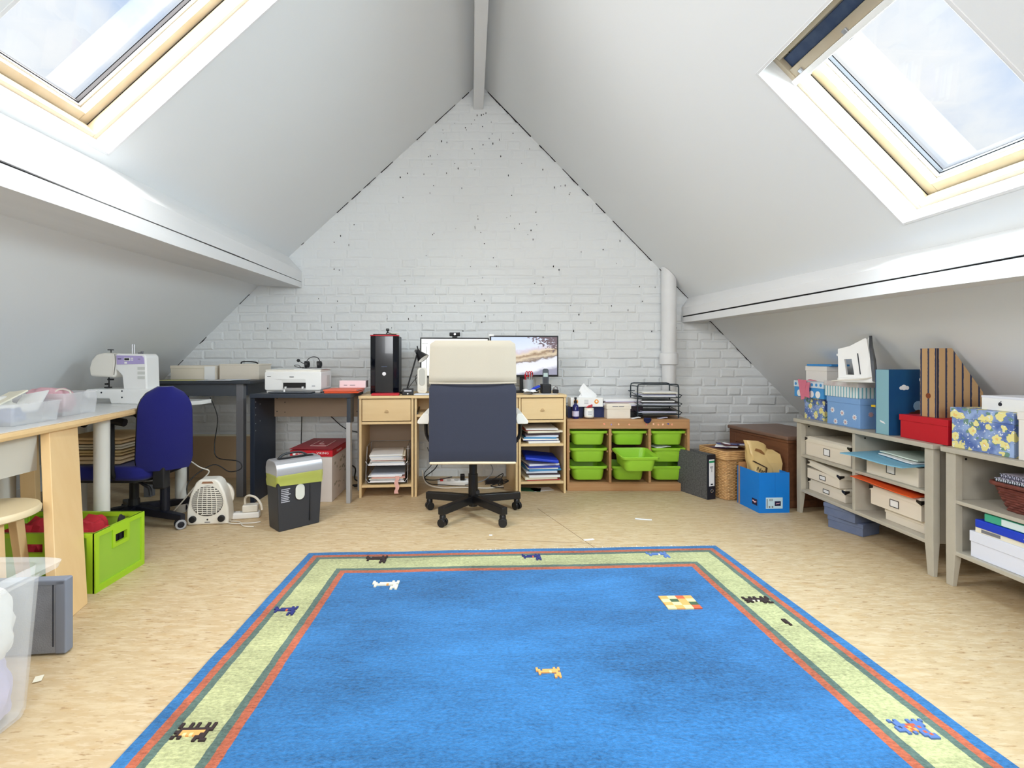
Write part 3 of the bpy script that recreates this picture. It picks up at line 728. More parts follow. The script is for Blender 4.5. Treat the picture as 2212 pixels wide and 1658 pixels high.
O('screen', B(-.016, .016, -.002, .001, .125, .155), M('phone_screen', rgb(176, 196, 190), .3), hs); O('keypad', B(-.016, .016, -.0015, .001, .075, .118), M('dark_key'), hs)
stp = thing('stapler', 'bright blue stapler lying on papers beside the telephone', 'stapler', dk(1.30, .06, DH+.022), DR+.5, rot=(0, -.35, DR+.3))
O('top_arm', B(-.045, .045, -.012, .012, .016, .034), M('stapler_blue', rgb(30, 60, 190), .4), stp, bevel=.006); O('lower_arm', B(-.045, .045, -.011, .011, 0, .010), blk, stp, bevel=.003); O('hinge', B(-.044, -.030, -.008, .008, .008, .018), silver, stp)
kc = thing('tape_holder', 'small black and silver tape holder beside the telephone', 'tape holder', dk(1.455, .06, DH+.004), DR)
O('body', prism(rrect(.042, .03, .008, 4, 0, .016), 0, .03, 'y'), blk, kc, bevel=.003); O('roll', T([(.013*math.cos(q), .015, .04+.013*math.sin(q)) for q in [i*math.pi/4 for i in range(8)]], .005, 6, 3, True), chrome, kc)
p = dk(1.36, .035, 0); papers('sheet', 2, p.x, p.y, DH, .20, .08, DR, wp, 'under the telephone and stapler', 'papers under the telephone', (.001, .0015), .008, .1)
o = O('crumpled_tissue', sheet(.10, .07, 8, 8, .001, lambda x, y: .016+.012*noise.noise(Vector((x*40, y*40, 2)))), paper, None, dk(1.245, .015, DH+.012), (.2, 0, .4)); tag(o, 'crumpled white tissue beside the blue stapler', 'tissue')
# ---- inside the pedestals
def wire_tray(t, w, d, z, h=.05, m=wirem, r=.0024):
    y0, y1 = -d/2, d/2
    O('tray_rim', T([(-w/2, y0, z+h*.55), (-w/2, y1, z+h), (w/2, y1, z+h), (w/2, y0, z+h*.55), (w/2-.02, y0, z+.004), (-w/2+.02, y0, z+.004)], r, 6, 0, True), m, t)
    bm = nb(); bx(bm, -w/2+.006, w/2-.006, y0+.004, y1-.004, z, z+.003)
    O('tray_mesh', bm, M('wire_mesh', rgb(60, 62, 68), .5), t)
lt = thing('letter_tray', 'silver wire letter tray with stuffed papers inside the desk pedestal', 'letter tray', dk(.194, .20, .0905), DR)
for z in (.012, .135): wire_tray(lt, .30, .36, z, .055, M('silver_wire', rgb(190, 190, 194), .3, .7), .003)
for x in (-.15, .15):
    O('side_frame', T([(x, -.17, .004), (x, -.17, .08), (x, -.10, .26), (x, .16, .26), (x, .16, .004)], .0035, 6, 0), M('silver_wire'), lt)
O('top_bar', C((-.15, .16, .26), (.15, .16, .26), .0035, n=6), M('silver_wire'), lt)
p = dk(.194, .17, 0)
papers('sheet', 9, p.x, p.y, .0905+.017, .25, .33, DR, wp+[M('pink_paper', rgb(222, 170, 160), .7)], 'in the pedestal lower wire tray', 'papers in the lower wire tray', (.003, .008), .008, .05)
papers('sheet', 12, p.x, p.y, .0905+.140, .26, .33, DR, wp+[M('pink_paper'), paper], 'in the pedestal upper wire tray', 'papers in the upper wire tray', (.003, .010), .010, .07)
o = O('ribbon', loft([[Vector((-.014+.006*math.sin(k*1.7), -.002-.004*k, .0-.017*k)), Vector((.014+.006*math.sin(k*1.7+.5), -.002-.004*k, -.017*k)), Vector((.014+.006*math.sin(k*1.7+.5), .001-.004*k, -.017*k)), Vector((-.014+.006*math.sin(k*1.7), .001-.004*k, -.017*k))] for k in range(8)]), M('pink_paper'), None, dk(.27, -.006, .155), (0, 0, DR)); tag(o, 'pale pink ribbon hanging out of the lower wire tray', 'ribbon')
bk = [paper, M('book_blue', rgb(44, 66, 170), .45), paper, M('book_teal', rgb(70, 140, 190), .45), M('bluish_paper'), M('book_dark', rgb(60, 44, 54), .5), paper, paperb, M('book_red', rgb(168, 54, 58), .5)]
p = dk(1.345, .17, 0)
z = papers('booklet', 9, p.x, p.y, .0905, .27, .30, DR, bk[::-1], 'on the bottom desk shelf', 'booklets on the bottom desk shelf', (.008, .018), .015, .13, 'booklet', 'booklet')
b1 = O('ring_binder', B(-.125, .125, -.16, .15, 0, .022), M('binder_blue', rgb(28, 62, 196), .4), None, dk(1.35, .17, z+.022), (0, .10, DR-.08), bevel=.006); tag(b1, 'bright blue binder lying on top of the bottom booklet pile', 'binder')
z = papers('booklet', 10, p.x, p.y, .3705, .27, .30, DR, bk, 'on the upper desk shelf', 'booklets on the upper desk shelf', (.006, .015), .015, .12, 'booklet', 'booklet')
for x, c in ((1.27, M('leaf_green', rgb(60, 120, 90), .5)), (1.36, paper)):
    o = O('flyer', sheet(.16, .10, 4, 2, .0015, lambda x, y: 0), c, None, dk(x, .12, .001), (0, 0, .3 if x > 1.3 else -.2)); tag(o, 'green flyer lying on the floor under the desk pedestal' if x < 1.3 else 'white flyer lying on the floor under the desk pedestal', 'flyer')
# ================================================================== swivel chair
def caster(parent, x, y, z, ang, m, r=.026, ring=None):
    c = O('caster', lathe([(0, z+.030), (.016, z+.030), (.020, z+.022), (.020, z+.004), (0, z+.004)], 14), m, parent, (x, y, 0), smooth=True)
    ca, sa = math.cos(ang), math.sin(ang)
    for s in (-1, 1):
        O('wheel', C((-sa*s*.006, ca*s*.006, r), (-sa*s*.024, ca*s*.024, r), r, r, 18), m, c, bevel=.003)
        if ring: O('wheel_ring', C((-sa*s*.024, ca*s*.024, r), (-sa*s*.0265, ca*s*.0265, r), r*.98, r*.9, 18), ring, c); O('wheel_cap', C((-sa*s*.0265, ca*s*.0265, r), (-sa*s*.028, ca*s*.028, r), r*.62, r*.5, 18), m, c)
    O('fork', T([(0, 0, z+.006), (ca*.012, sa*.012, r+.018), (ca*.014, sa*.014, r)], .008, 6, 0), m, c)
def star_base(t, r, a0, m, zh, ze, wh, we, hh, he, ring=None, cr=.026):
    for k in range(5):
        a = a0+k*2*math.pi/5; ca, sa = math.cos(a), math.sin(a)
        def pt(d, s, z): return (ca*d-sa*s, sa*d+ca*s, z)
        bm = nb(); hexa(bm, [pt(.015, -wh, zh-hh), pt(r, -we, ze-he), pt(r, we, ze-he), pt(.015, wh, zh-hh), pt(.015, -wh, zh), pt(r, -we, ze), pt(r, we, ze), pt(.015, wh, zh)])
        O('base_arm', bm, m, t, bevel=.004)
        caster(t, ca*(r-.02), sa*(r-.02), ze-he-.03, a+.9+k, m, cr, ring)
sc_ = thing('office_chair', 'swivel chair with slate back, cream head cover and cream armrests', 'chair', (-.030, 3.235, 0), .0)
star_base(sc_, .325, -math.pi/2+math.pi/5, blkm, .125, .118, .020, .021, .050, .045)
O('hub', C((0, 0, .052), (0, 0, .13), .030), blkm, sc_, bevel=.003)
O('gas_lift', C((0, 0, .12), (0, 0, .37), .026), blkm, sc_); O('lift_sleeve', C((0, 0, .12), (0, 0, .26), .031), blkm, sc_)
O('mechanism', B(-.07, .07, -.10, .10, .345, .385), blkm, sc_, bevel=.008)
O('lever', T([(.04, -.02, .35), (.09, -.04, .34), (.15, -.06, .345)], .006), blkm, sc_)
O('tilt_knob', C((.03, -.13, .18), (.03, -.155, .18), .012), blk, sc_)
O('seat', prism(rrect(.50, .48, .07, 6, 0, .02), .385, .475, 'z'), slate, sc_, bevel=.03, seg=4)
def cpanel(w0, w1, z0, z1, th, cy, bulge, n=10, nz=12, rnd=.03, tilt=0.0):
    """upholstered chair-back panel, slightly curved"""
    secs = []
    for k in range(nz+1):
        t_ = k/nz; z = z0+(z1-z0)*t_; w = w0+(w1-w0)*t_
        if t_ > .9: w -= rnd*((t_-.9)/.1)**2*1.2
        e = min(1, .35+min(t_, 1-t_)*9)
        ring = []
        for i in range(n+1):
            x = (i/n-.5)*w; q = 1-(2*i/n-1)**2
            ring.append((x, cy-bulge*q-th/2*e*(.5+.5*min(1, q*3))-tilt*t_, z))
        for i in range(n, -1, -1):
            x = (i/n-.5)*w; q = 1-(2*i/n-1)**2
            ring.append((x, cy-bulge*q+th/2*e*(.5+.5*min(1, q*3))-tilt*t_, z))
        secs.append(ring)
    return loft(secs)
O('back_cushion', cpanel(.500, .500, .385, 1.085, .09, -.195, -.012, tilt=-.0), creamf, sc_, smooth=True)
O('back_shell', cpanel(.520, .516, .388, .868, .040, -.262, -.014), slate, sc_, smooth=True)
O('head_cover', cpanel(.520, .506, .856, 1.112, .055, -.258, -.014, rnd=.05), creamf, sc_, smooth=True)
O('cover_hem', T([(-.258, -.272, .858), (-.13, -.279, .857), (0, -.281, .857), (.13, -.279, .858), (.257, -.272, .861)], .005, 6), creamf, sc_)
O('lower_hem', prism([(-.255, .376), (.255, .378), (.258, .392), (-.258, .390)], -.275, -.20, 'y'), M('hem_beige', rgb(222, 204, 172), .7), sc_, bevel=.006)
for s in (-1, 1):
    O('armrest', prism([(s*.262, .640), (s*.268, .668), (s*.30, .672), (s*.335, .628), (s*.338, .612), (s*.33, .606), (s*.27, .606)], -.20, .14, 'y'), offwhite, sc_, bevel=.012, seg=3)
    O('arm_post', T([(s*.305, .0, .61), (s*.30, .02, .50), (s*.24, .03, .42)], .012), blkm, sc_)
# ================================================================== toy storage unit with green trays
YT = 3.79; tx0, tx1 = .677, 1.607; TW = tx1-tx0; TD = .30; TH = .543
tf = thing('storage_unit', 'low pine storage frame holding nine green trays', 'storage unit', (tx0, YT, 0))
O('top_board', B(0, TW, 0, TD, TH-.02, TH), pine, tf, bevel=.002)
O('front_rail', B(0, TW, -.002, .016, TH-.072, TH-.02), pine, tf, bevel=.002)
O('plinth', B(0, TW, -.002, .016, 0, .058), pine, tf, bevel=.002)
O('bottom_board', B(.02, TW-.02, .016, TD, .05, .062), pine, tf)
cols = [(.018, .316), (.338, .616), (.638, .912)]
for x in (0, .318, .618, .912): O('upright', B(x, x+.019, .0, TD-.002, .0 if x in (0, .912) else .06, TH-.02), pine, tf, bevel=.0015)
for c0, c1 in cols:
    for z in (.445, .315, .178):
        for x in (c0+.001, c1-.010): O('runner', B(x, x+.009, .02, TD-.01, z-.026, z-.0125), pine, tf)
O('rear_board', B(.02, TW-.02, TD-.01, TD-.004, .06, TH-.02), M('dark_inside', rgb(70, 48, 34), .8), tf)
for x, z, c in ((.28, .515, (236, 150, 120)), (.335, .512, (150, 130, 190)), (.39, .513, (240, 190, 150)), (.47, .511, (230, 160, 130)), (.60, .512, (226, 120, 110)), (.655, .516, (250, 200, 170)), (.69, .510, (150, 160, 210)), (.725, .512, (180, 200, 220)), (.765, .517, (90, 90, 160)), (.795, .511, (240, 160, 150))):
    O('sticker', prism([(x+R.uniform(.5, 1)*.010*math.cos(a), z-.008+R.uniform(.5, 1)*.010*math.sin(a)) for a in [q*1.05 for q in range(6)]], -.0028, -.0018, 'y'), M('sticker%d' % c[1], rgb(*c), .5), tf)
def tray_mesh(w, d, h):
    """tapered tub with a wide rim, open above; origin at the front centre of the rim underside"""
    def rr_(ww, dd, r, z, y0): return [(x, y, z) for x, y in rrect(ww, dd, r, 5, 0, y0+dd/2)]
    iw = w-.030
    secs = [rr_(iw*.80, d*.86, .03, -h, .018), rr_(iw*.88, d*.90, .045, -h+.012, .012), rr_(iw*.97, d*.96, .045, -.012, .006), rr_(w, d, .03, -.012, .0), rr_(w+.004, d+.004, .03, .002, -.002), rr_(w-.008, d-.010, .03, .006, .004), rr_(iw*.93, d*.93, .04, -.010, .009), rr_(iw*.82, d*.84, .04, -h+.012, .016)]
    return loft(secs)
TM = None
trays = []
cn = ('beside the desk', 'in the middle column', 'beside the grey binder'); rn = ('top', 'middle', 'bottom')
for ci, (c0, c1) in enumerate(cols):
    for ri, z in enumerate((.447, .317, .180)):
        pulled = ci == 1 and ri == 1
        w = c1-c0-.006
        lb = 'lime green plastic tray pulled out and tilting from the middle column' if pulled else 'lime green plastic tray, %s one %s' % (rn[ri], cn[ci])
        t = thing('storage_tray', lb, 'tray', (tx0+(c0+c1)/2, YT+(-.235 if pulled else .004), z+.000), 0, 'green trays in the pine frame', rot=((.085, .0, .03) if pulled else (0, 0, 0)))
        if pulled: t.location.z -= .022; t.location.x += .01
        O('tub', tray_mesh(w, .27, .100), lime, t, smooth=True)
        trays.append(t)
o = O('folded_paper', sheet(.12, .12, 4, 4, .003, lambda x, y: .004*math.sin(x*40)), paper, None, (tx0+.73, YT+.08, .326), (0, 0, .2)); tag(o, 'white paper sticking out above the middle tray beside the binder', 'paper')
# ---- on top of the storage frame
o = thing('tissue_box', 'white tissue box with orange logos and a tissue pulled up', 'tissue box', (wx(1263, 3.92), 3.90, TH+.088), .03)
O('carton', B(-.125, .125, -.05, .06, 0, .070), white, o, bevel=.002)
for x in (-.085, .075):
    O('logo_ring', C((x, -.0515, .040), (x, -.0495, .040), .017, n=20), M('logo_orange', rgb(232, 150, 50), .5), o); O('logo_dot', C((x, -.0525, .042), (x, -.0500, .042), .008, n=12), white, o)
for k_ in range(4): O('print_line', B(-.02, .012, -.0512, -.0500, .050-k_*.009, .052-k_*.009), M('grey_print', rgb(120, 120, 126), .6), o)
bm = nb(); secs = []
for k_ in range(7):
    t_ = k_/6; wd = .062*(1-t_**1.6)+.004; secs.append([(wd*math.cos(a)*(1+.25*math.sin(a*3+k_))-.02*t_+(.02 if t_ < .5 else .01), .018*(1-t_*.8)*math.sin(a)*(1+.4*math.cos(a*4+k_)), .066+t_*.11) for a in [q*math.pi/8 for q in range(16)]])
O('tissue', loft(secs, bm), paper, o, smooth=True)
for (x0_, x1_, y0_, h, m, lb) in ((1226, 1258, 3.90, .086, navy, 'dark navy carton under the tissue box beside the spray bottle'), (1262, 1318, 3.93, .087, M('navy_carton', rgb(30, 44, 96), .45), 'navy blue carton under the tissue box beside the card box')):
    a, b = wx(x0_, y0_), wx(x1_, y0_); q = thing('carton', lb, 'carton', ((a+b)/2, y0_, TH)); O('body', B((a-b)/2, (b-a)/2, -.02, .10, 0, h-.012), m, q, bevel=.002); O('lid', B((a-b)/2-.002, (b-a)/2+.002, -.022, .102, h-.022, h), m, q, bevel=.002)
q = thing('spray_bottle', 'cobalt blue glass bottle with black pump and pale label', 'bottle', (wx(1243, 3.84), 3.835, TH))
O('glass_body', lathe([(0, 0), (.024, 0), (.026, .004), (.026, .085), (.020, .102), (.010, .112), (.009, .122), (0, .122)], 20), M('cobalt_glass', rgb(16, 22, 96), .08, coat=.5), q, smooth=True)
O('pump', lathe([(.011, .118), (.012, .135), (.006, .137), (.006, .152), (.010, .153), (.009, .162), (0, .163)], 16), blk, q, smooth=True)
O('bottle_label', lathe([(.0265, .018), (.0267, .018), (.0267, .058), (.0265, .058)], 20), M('lilac_label', rgb(206, 200, 226), .6), q, smooth=True)
q = thing('glass_jar', 'white labelled candle jar with a red ribbon on its lid', 'jar', (wx(1272, 3.84), 3.835, TH))
O('jar_body', lathe([(0, 0), (.034, 0), (.036, .005), (.036, .078), (.034, .082), (0, .082)], 24), M('milk_glass', rgb(232, 226, 212), .3), q, smooth=True)
O('foot_band', lathe([(.0365, .001), (.0368, .001), (.0368, .012), (.0365, .012)], 24), M('brown_band', rgb(96, 70, 50), .5), q); O('jar_label', lathe([(.0364, .022), (.0367, .022), (.0367, .066), (.0364, .066)], 24), paper, q)
for k_ in range(4): O('print_line', B(-.015, .012, -.0376, -.0368, .055-k_*.008, .057-k_*.008), M('grey_print'), q)
O('ribbon', T([(-.02, -.01, .086), (.0, -.02, .10), (.015, -.012, .088), (.022, .0, .105), (.0, .01, .086), (-.015, -.02, .092)], .005, 6), M('ribbon_red', rgb(196, 60, 66), .5), q)
q = thing('card_box', 'cream lidded card box with small printed lid on the storage frame', 'box', (wx(1334, 3.86), 3.86, TH), .04)
O('body', B(-.090, .090, -.03, .10, 0, .088), cream, q, bevel=.0015); O('lid', loft([[(x*s, y*s2+.035, z) for x, y in ((-.095, -.068), (.095, -.068), (.095, .068), (-.095, .068))] for s, s2, z in ((1, 1, .074), (1, 1, .100), (.9, .86, .112))]), cream, q)
for a, b in ((-.050, -.006), (.000, .040)): O('print_line', B(a, b, -.0345, -.032, .0895, .0955), M('grey_print'), q)
z = TH
for i, (c, lb) in enumerate(((blk, 'thick black album at the bottom of the magazine pile'), (M('book_dark'), 'dark brown album in the magazine pile'))):
    h = .045; o = O('album', B(-.13, .13, -.08, .10, 0, h), c, None, (wx(1346, 4.02), 4.0, z+.0003), (0, 0, -.04), bevel=.003); tag(o, lb+' behind the cream card box', 'album'); z += h+.0006
for i in range(5):
    h = R.uniform(.006, .012); o = O('magazine', sheet(.30, .20, 4, 2, h), [M('lilac_paper', rgb(204, 200, 220), .6), paper, M('mauve_paper', rgb(176, 156, 160), .6)][i % 3], None, (wx(1338, 4.0)+R.uniform(-.01, .01), 3.985, z+.0003), (0, 0, R.uniform(-.08, .08))); tag(o, '%s magazine, %s from the bottom behind the cream card box' % (('lilac', 'white', 'mauve')[i % 3], ORD[i]), 'magazine', 'magazines behind the card box'); z += h+.0006
lt = thing('letter_tray', 'dark wire letter tray with three tiers on the pine storage frame', 'letter tray', (wx(1414, 3.93), 3.94, TH), -.05)
for x in (-.155, .155):
    for y in (-.10, .11): O('post', C((x, y, .003), (x, y, .245), .005, n=8), wirem, lt)
for y in (-.10, .11): O('top_bar', T([(-.155, y, .235), (-.15, y, .258), (-.13, y, .262), (.13, y, .262), (.15, y, .258), (.155, y, .235)], .005, 8, 0), wirem, lt)
for x in (-.155, .155): O('side_bar', C((x, -.10, .245), (x, .11, .245), .004, n=6), wirem, lt)
for z in (.03, .095, .16): wire_tray(lt, .335, .27, z, .038, wirem, .003)
for z, n, lb in ((.035, 4, 'bottom'), (.100, 5, 'middle'), (.165, 7, 'top')):
    papers('sheet', n, lt.location.x+.01, lt.location.y, TH+z+.0005, .29, .21, -.05, [paper, M('bluish_paper'), M('lilac_paper'), blk, paper, paperb], 'in the %s tier of the dark wire tray' % lb, 'papers in the %s tier' % lb, (.003, .009), .012, .05)
o = O('navy_cloth', loft([[(x*s, y*s2, z) for x, y in rrect(.055, .03, .012, 3)] for s, s2, z in ((.9, .5, .006), (1, 1.2, .0), (1.05, .7, -.012), (.8, .6, -.024), (.3, .3, -.034))]), M('navy_cloth', rgb(20, 26, 70), .9), None, (wx(1398, 3.78), 3.772, TH+.0065)); tag(o, 'navy cloth scrap hanging over the pine frame edge', 'cloth')
for px, c, lb in ((1372, paper, 'white'), (1430, M('lilac_paper'), 'lilac')):
    o = O('label_card', sheet(.07, .035, 4, 2, .004, lambda x, y: .006+.004*math.sin(x*50)), c, None, (wx(px, 3.82), 3.815, TH), (0, 0, .1)); tag(o, 'small %s card lying in front of the dark wire tray' % lb, 'card')
# ================================================================== LEFT SIDE: dark desk with printer
ds = thing('side_desk', 'anthracite desk with taupe apron carrying the printer', 'desk', (-1.58, 3.46, 0)); SH = .758; dw = .700
O('desk_top', B(0, dw, 0, .385, SH-.028, SH), anth, ds, bevel=.002)
sp_ = O('side_panel', B(0, .030, .01, .375, 0, SH-.028), M('blueblack_panel', rgb(30, 38, 52), .4), ds, bevel=.002)
for z in (.70, .66, .61, .55, .50): O('screw_hole', C((.0302, .03, z), (.0308, .03, z), .004, n=8), silver, sp_); 
for z in (.68, .56): O('screw_hole', C((.0302, .10, z), (.0308, .10, z), .004, n=8), silver, sp_)
O('right_panel', B(dw-.030, dw-.002, .01, .10, .555, SH-.028), anth, ds, bevel=.002)
O('right_leg', B(dw-.032, dw-.002, .0, .05, 0, .56), M('pale_grey_metal', rgb(176, 176, 178), .4, .2), ds, bevel=.003)
O('rear_leg', B(dw-.032, dw-.002, .33, .375, 0, SH-.028), greyleg, ds, bevel=.003)
ap = O('apron', B(.030, dw-.032, .352, .370, .560, SH-.028), taupe, ds, bevel=.001)
for x, z in ((.05, .70), (.05, .60), (.11, .595), (.11, .67), (.66, .60)): O('screw_hole', C((x, .3505, z), (x, .353, z), .004, n=8), blk, ap)
# printer
pr = thing('printer', 'white inkjet printer with open dark paper slot', 'printer', (wx(572, 3.58), 3.575, SH), .0); pw = .405
O('housing', prism(rrect(pw, .135, .014, 4, pw/2, .085), .0, .25, 'y'), white, pr, bevel=.006)
O('scanner_lid', B(.004, pw-.004, .004, .246, .148, .166), offwhite, pr, bevel=.004)
O('base', B(.01, pw-.01, .01, .24, 0, .022), M('printer_base', rgb(206, 204, 200), .4), pr, bevel=.003)
O('paper_slot', B(.135, .295, -.003, .002, .035, .072), blk, pr); O('slot_lip', B(.135, .295, -.012, .0, .030, .036), silver, pr)
O('output_flap', prism([(.075, .10), (.29, .10), (.295, .095), (.295, .074), (.13, .074), (.128, .095)], -.004, .0, 'y'), M('printer_flap', rgb(222, 222, 220), .4), pr)
O('tray_tab', B(.148, .160, -.014, -.002, .030, .045), white, pr); O('tray_tab', B(.27, .282, -.014, -.002, .030, .045), white, pr)
O('logo', B(.020, .046, -.0014, .001, .114, .118), M('page_dark'), pr); O('model_badge', B(.34, .362, -.0014, .001, .046, .051), M('grey_print'), pr); O('hinge_grip', B(.18, .21, -.0045, .001, .112, .116), M('page_dark'), pr)
O('paper_tray', B(.06, .36, -.085, .01, .002, .012), M('grey_tray', rgb(70, 74, 80), .4), pr, bevel=.003); O('tray_stop', C((.17, -.075, .012), (.17, -.075, .03), .006), white, pr)
O('side_panel', B(pw, pw+.002, .12, .20, .04, .12), M('printer_base'), pr)
z = SH+.1665
for i, (px, a) in enumerate(((668, .12), (680, -.05))):
    o = O('paper_sheet', sheet(.19, .19, 4, 4, .002, lambda x, y: .0), paper, None, (wx(px, 3.68), 3.70, z), (0, 0, a)); tag(o, ('lower' if i == 0 else 'upper')+' white sheet lying on the printer under the headset', 'papers', 'papers on the printer'); z += .0026
hd = thing('headset', 'black headset with boom microphone lying on the printer', 'headset', (wx(676, 3.68), 3.66, z+.001))
for x in (-.045, .045):
    c = O('ear_cup', C((x-.010, .0, .028), (x+.014, .006, .030), .027, .024, 20), blk, hd, bevel=.006); O('cushion', T([(x+.016, .004+.018*math.cos(q), .030+.018*math.sin(q)) for q in [i*math.pi/4 for i in range(8)]], .007, 8, 3, True), M('foam_black', (.02, .02, .022, 1), .9), c)
O('headband', T([(-.045, .01, .05), (-.03, .03, .075), (.0, .04, .085), (.035, .03, .075), (.055, .01, .05)], .003), blk, hd)
O('boom', T([(-.05, 0, .03), (-.075, -.01, .045), (-.09, -.015, .055)], .0025), blk, hd); O('microphone', lathe([(0, -.013), (.009, -.009), (.013, 0), (.009, .009), (0, .013)], 16), M('foam_black'), hd, (-.094, -.016, .058), smooth=True)
O('cable', T([(-.04, 0, .01), (-.09, -.01, .006), (-.13, .0, .02), (-.10, .0, .024), (-.06, -.03, .004), (.02, -.04, .004), (.08, -.02, .004)], .0022), blk, hd)
# folders and small box
for i, (z, m, lb, a) in enumerate(((0, orange, 'orange folder at the bottom beside the printer', .05), (.013, M('pink_orange_card', rgb(224, 110, 84), .55), 'salmon folder on top of the orange one beside the printer', -.04))):
    o = thing('folder', lb, 'folder', (wx(742, 3.6), 3.66, SH+z+.0004), a); O('cover', B(-.125, .115, -.12, .10, .008, .0115), m, o, bevel=.001); O('cover', B(-.125, .115, -.12, .10, 0, .003), m, o, bevel=.001); O('spine', C((-.125, -.115, .006), (.112, -.115, .006), .0058, n=10), m, o); O('contents', B(-.12, .11, -.10, .098, .003, .008), paper, o)
o = thing('slim_box', 'slim pinkish white carton lying behind the orange folders', 'carton', (wx(764, 3.78), 3.785, SH+.026)); O('body', B(-.098, .098, -.04, .05, 0, .054), M('pinkish_card', rgb(238, 218, 222), .6), o, bevel=.002)
for a, b in ((-.065, -.04), (-.02, .02)): O('print_line', B(a, b, -.0412, -.039, .018, .022), M('grey_print'), o)
# ---- tall dark side table in the corner
st = thing('side_table', 'tall dark grey table under the sloping roof with cream boxes', 'table', (-2.42, 3.62, 0)); SZ = .842; sw = .73
O('table_top', B(0, sw+.05, -.02, .50, SZ-.022, SZ), M('dark_grey_top', rgb(60, 64, 70), .4), st, bevel=.003)
O('apron', B(.03, sw-.05, .005, .022, SZ-.11, SZ-.022), M('apron_grey', rgb(74, 78, 84), .5), st)
O('side_apron', B(sw-.02, sw, .05, .45, SZ-.11, SZ-.022), anth, st)
for x in (0, sw-.06):
    for y in (0, .43): O('leg', B(x, x+.052, y, y+.052, 0, SZ-.022), M('leg_grey', rgb(112, 112, 116), .45), st, bevel=.003)
def lid_box(name, label, cat, loc, rz, w, d, h, lh, m, ml=None, ov=.003, group=None):
    """box with an overlapping lid; front faces local -y"""
    t = thing(name, label, cat, loc, rz, group)
    O('body', B(-w/2, w/2, 0, d, 0, h-lh*.4), m, t, bevel=.0015); O('lid', B(-w/2-ov, w/2+ov, -ov, d+ov, h-lh, h), ml or m, t, bevel=.002)
    return t
b1 = lid_box('storage_box', 'long cream lidded box on the tall dark table', 'box', (wx(421, 3.85), 3.83, SZ+.0005), .02, .345, .22, .106, .022, cream)
O('paper_band', B(.085, .165, -.005, -.003, .0, .10), paper, b1)
b2 = lid_box('storage_box', 'cream box with a black handle on its lid beside the printer', 'box', (wx(518, 3.85), 3.84, SZ+.0005), -.01, .305, .22, .118, .010, cream)
O('handle', T([(-.01, .05, .119), (.0, .05, .134), (.06, .05, .136), (.11, .05, .130), (.12, .05, .119)], .005, 6), blk, b2)
for px, y, w, d, a, m, lb in ((395, 3.72, .30, .14, .05, M('yellow_sheet', rgb(236, 226, 150), .7), 'pale yellow sheet at the front of the tall dark table'), (480, 3.72, .26, .15, -.12, paper, 'white sheet hanging over the front of the tall dark table'), (512, 3.70, .18, .13, .1, M('bluish_paper'), 'pale blue sheet at the front of the tall dark table')):
    f_ = (lambda x, y: -.0-max(0, -y-.05)*.35) if px == 480 else (lambda x, y: 0)
    o = O('paper_sheet', sheet(w, d, 6, 6, .0012, (lambda x, y: .003) if px == 512 else (lambda x, y: .0)), m, None, (wx(px, y), y-.02 if px != 480 else y-.05, SZ+.0006+(.0016 if px == 480 else 0)+(.001 if px == 512 else 0)), (0, 0, a)); tag(o, lb, 'papers')
o = thing('leaning_board', 'beige board with pale top edge leaning on the brick wall', 'board', (0, 0, 0)); O('panel', B(-2.80, -1.90, 4.205, 4.225, 0, .350), M('beige_board', rgb(196, 170, 138), .6), o, bevel=.002); O('edge_strip', B(-2.80, -1.90, 4.200, 4.229, .350, .362), paperb, o, bevel=.001)
tag(O('baseboard_back', B(-2.95, -1.6, YW-.030, YW-.018, 0, .06), paint, bevel=.003), kind='structure')
# ---- red lidded sewing machine carton
rb = thing('carton', 'white carton with red VIKING lid behind the shredder', 'carton', (-1.305, 3.497, 0)); rw, rd = .285, .50
O('body', B(0, rw, 0, rd, 0, .335), M('white_carton', rgb(226, 216, 212), .6, var=.2, vscale=5, col2=rgb(198, 196, 190)), rb, bevel=.002)
rl = O('lid_side', B(-.006, rw+.006, -.006, rd+.006, .318, .362), red, rb, bevel=.001)
O('lid_flap', loft([[(-.008, -.012, .372), (rw+.006, -.008, .366), (rw+.006, rd+.006, .3625), (-.008, rd+.006, .3625)], [(-.008, -.012, .375), (rw+.006, -.008, .369), (rw+.006, rd+.006, .3655), (-.008, rd+.006, .3655)]]), maroon, rb)
text('Husqvarna', .022, paper, rb, (.085, -.0068, .338), (RX90, 0, 0), sx=.95); text('VIKING', .021, paper, rb, (.222, -.0068, .342), (RX90, 0, 0), sx=1.25)
O('crown_mark', prism([(.014, .330), (.032, .330), (.034, .348), (.028, .342), (.023, .350), (.018, .342), (.012, .348)], -.0078, -.006, 'y'), paper, rb)
text('Husqvarna', .030, M('lid_print', rgb(206, 150, 150), .6), rb, (rw+.0066, .16, .340), (RX90, 0, RX90))
bm = nb()
for a in ((.09, .094, .12, .36), (.21, .214, .12, .36), (.09, .214, .12, .126), (.13, .17, .20, .206), (.13, .136, .20, .30)): bx(bm, a[0], a[1], a[2], a[3], .3655, .3735)
O('lid_drawing', bm, M('lid_print2', rgb(226, 190, 186), .6), rb)
bm = nb()
for i in range(26):
    y = .04+R.random()*.38; z = .05+R.random()*.22; bx(bm, rw, rw+.0008, y, y+R.uniform(.006, .05), z, z+R.uniform(.004, .02))
tag(O('side_print', bm, M('side_print', rgb(176, 170, 160), .7), rb), kind='stuff')
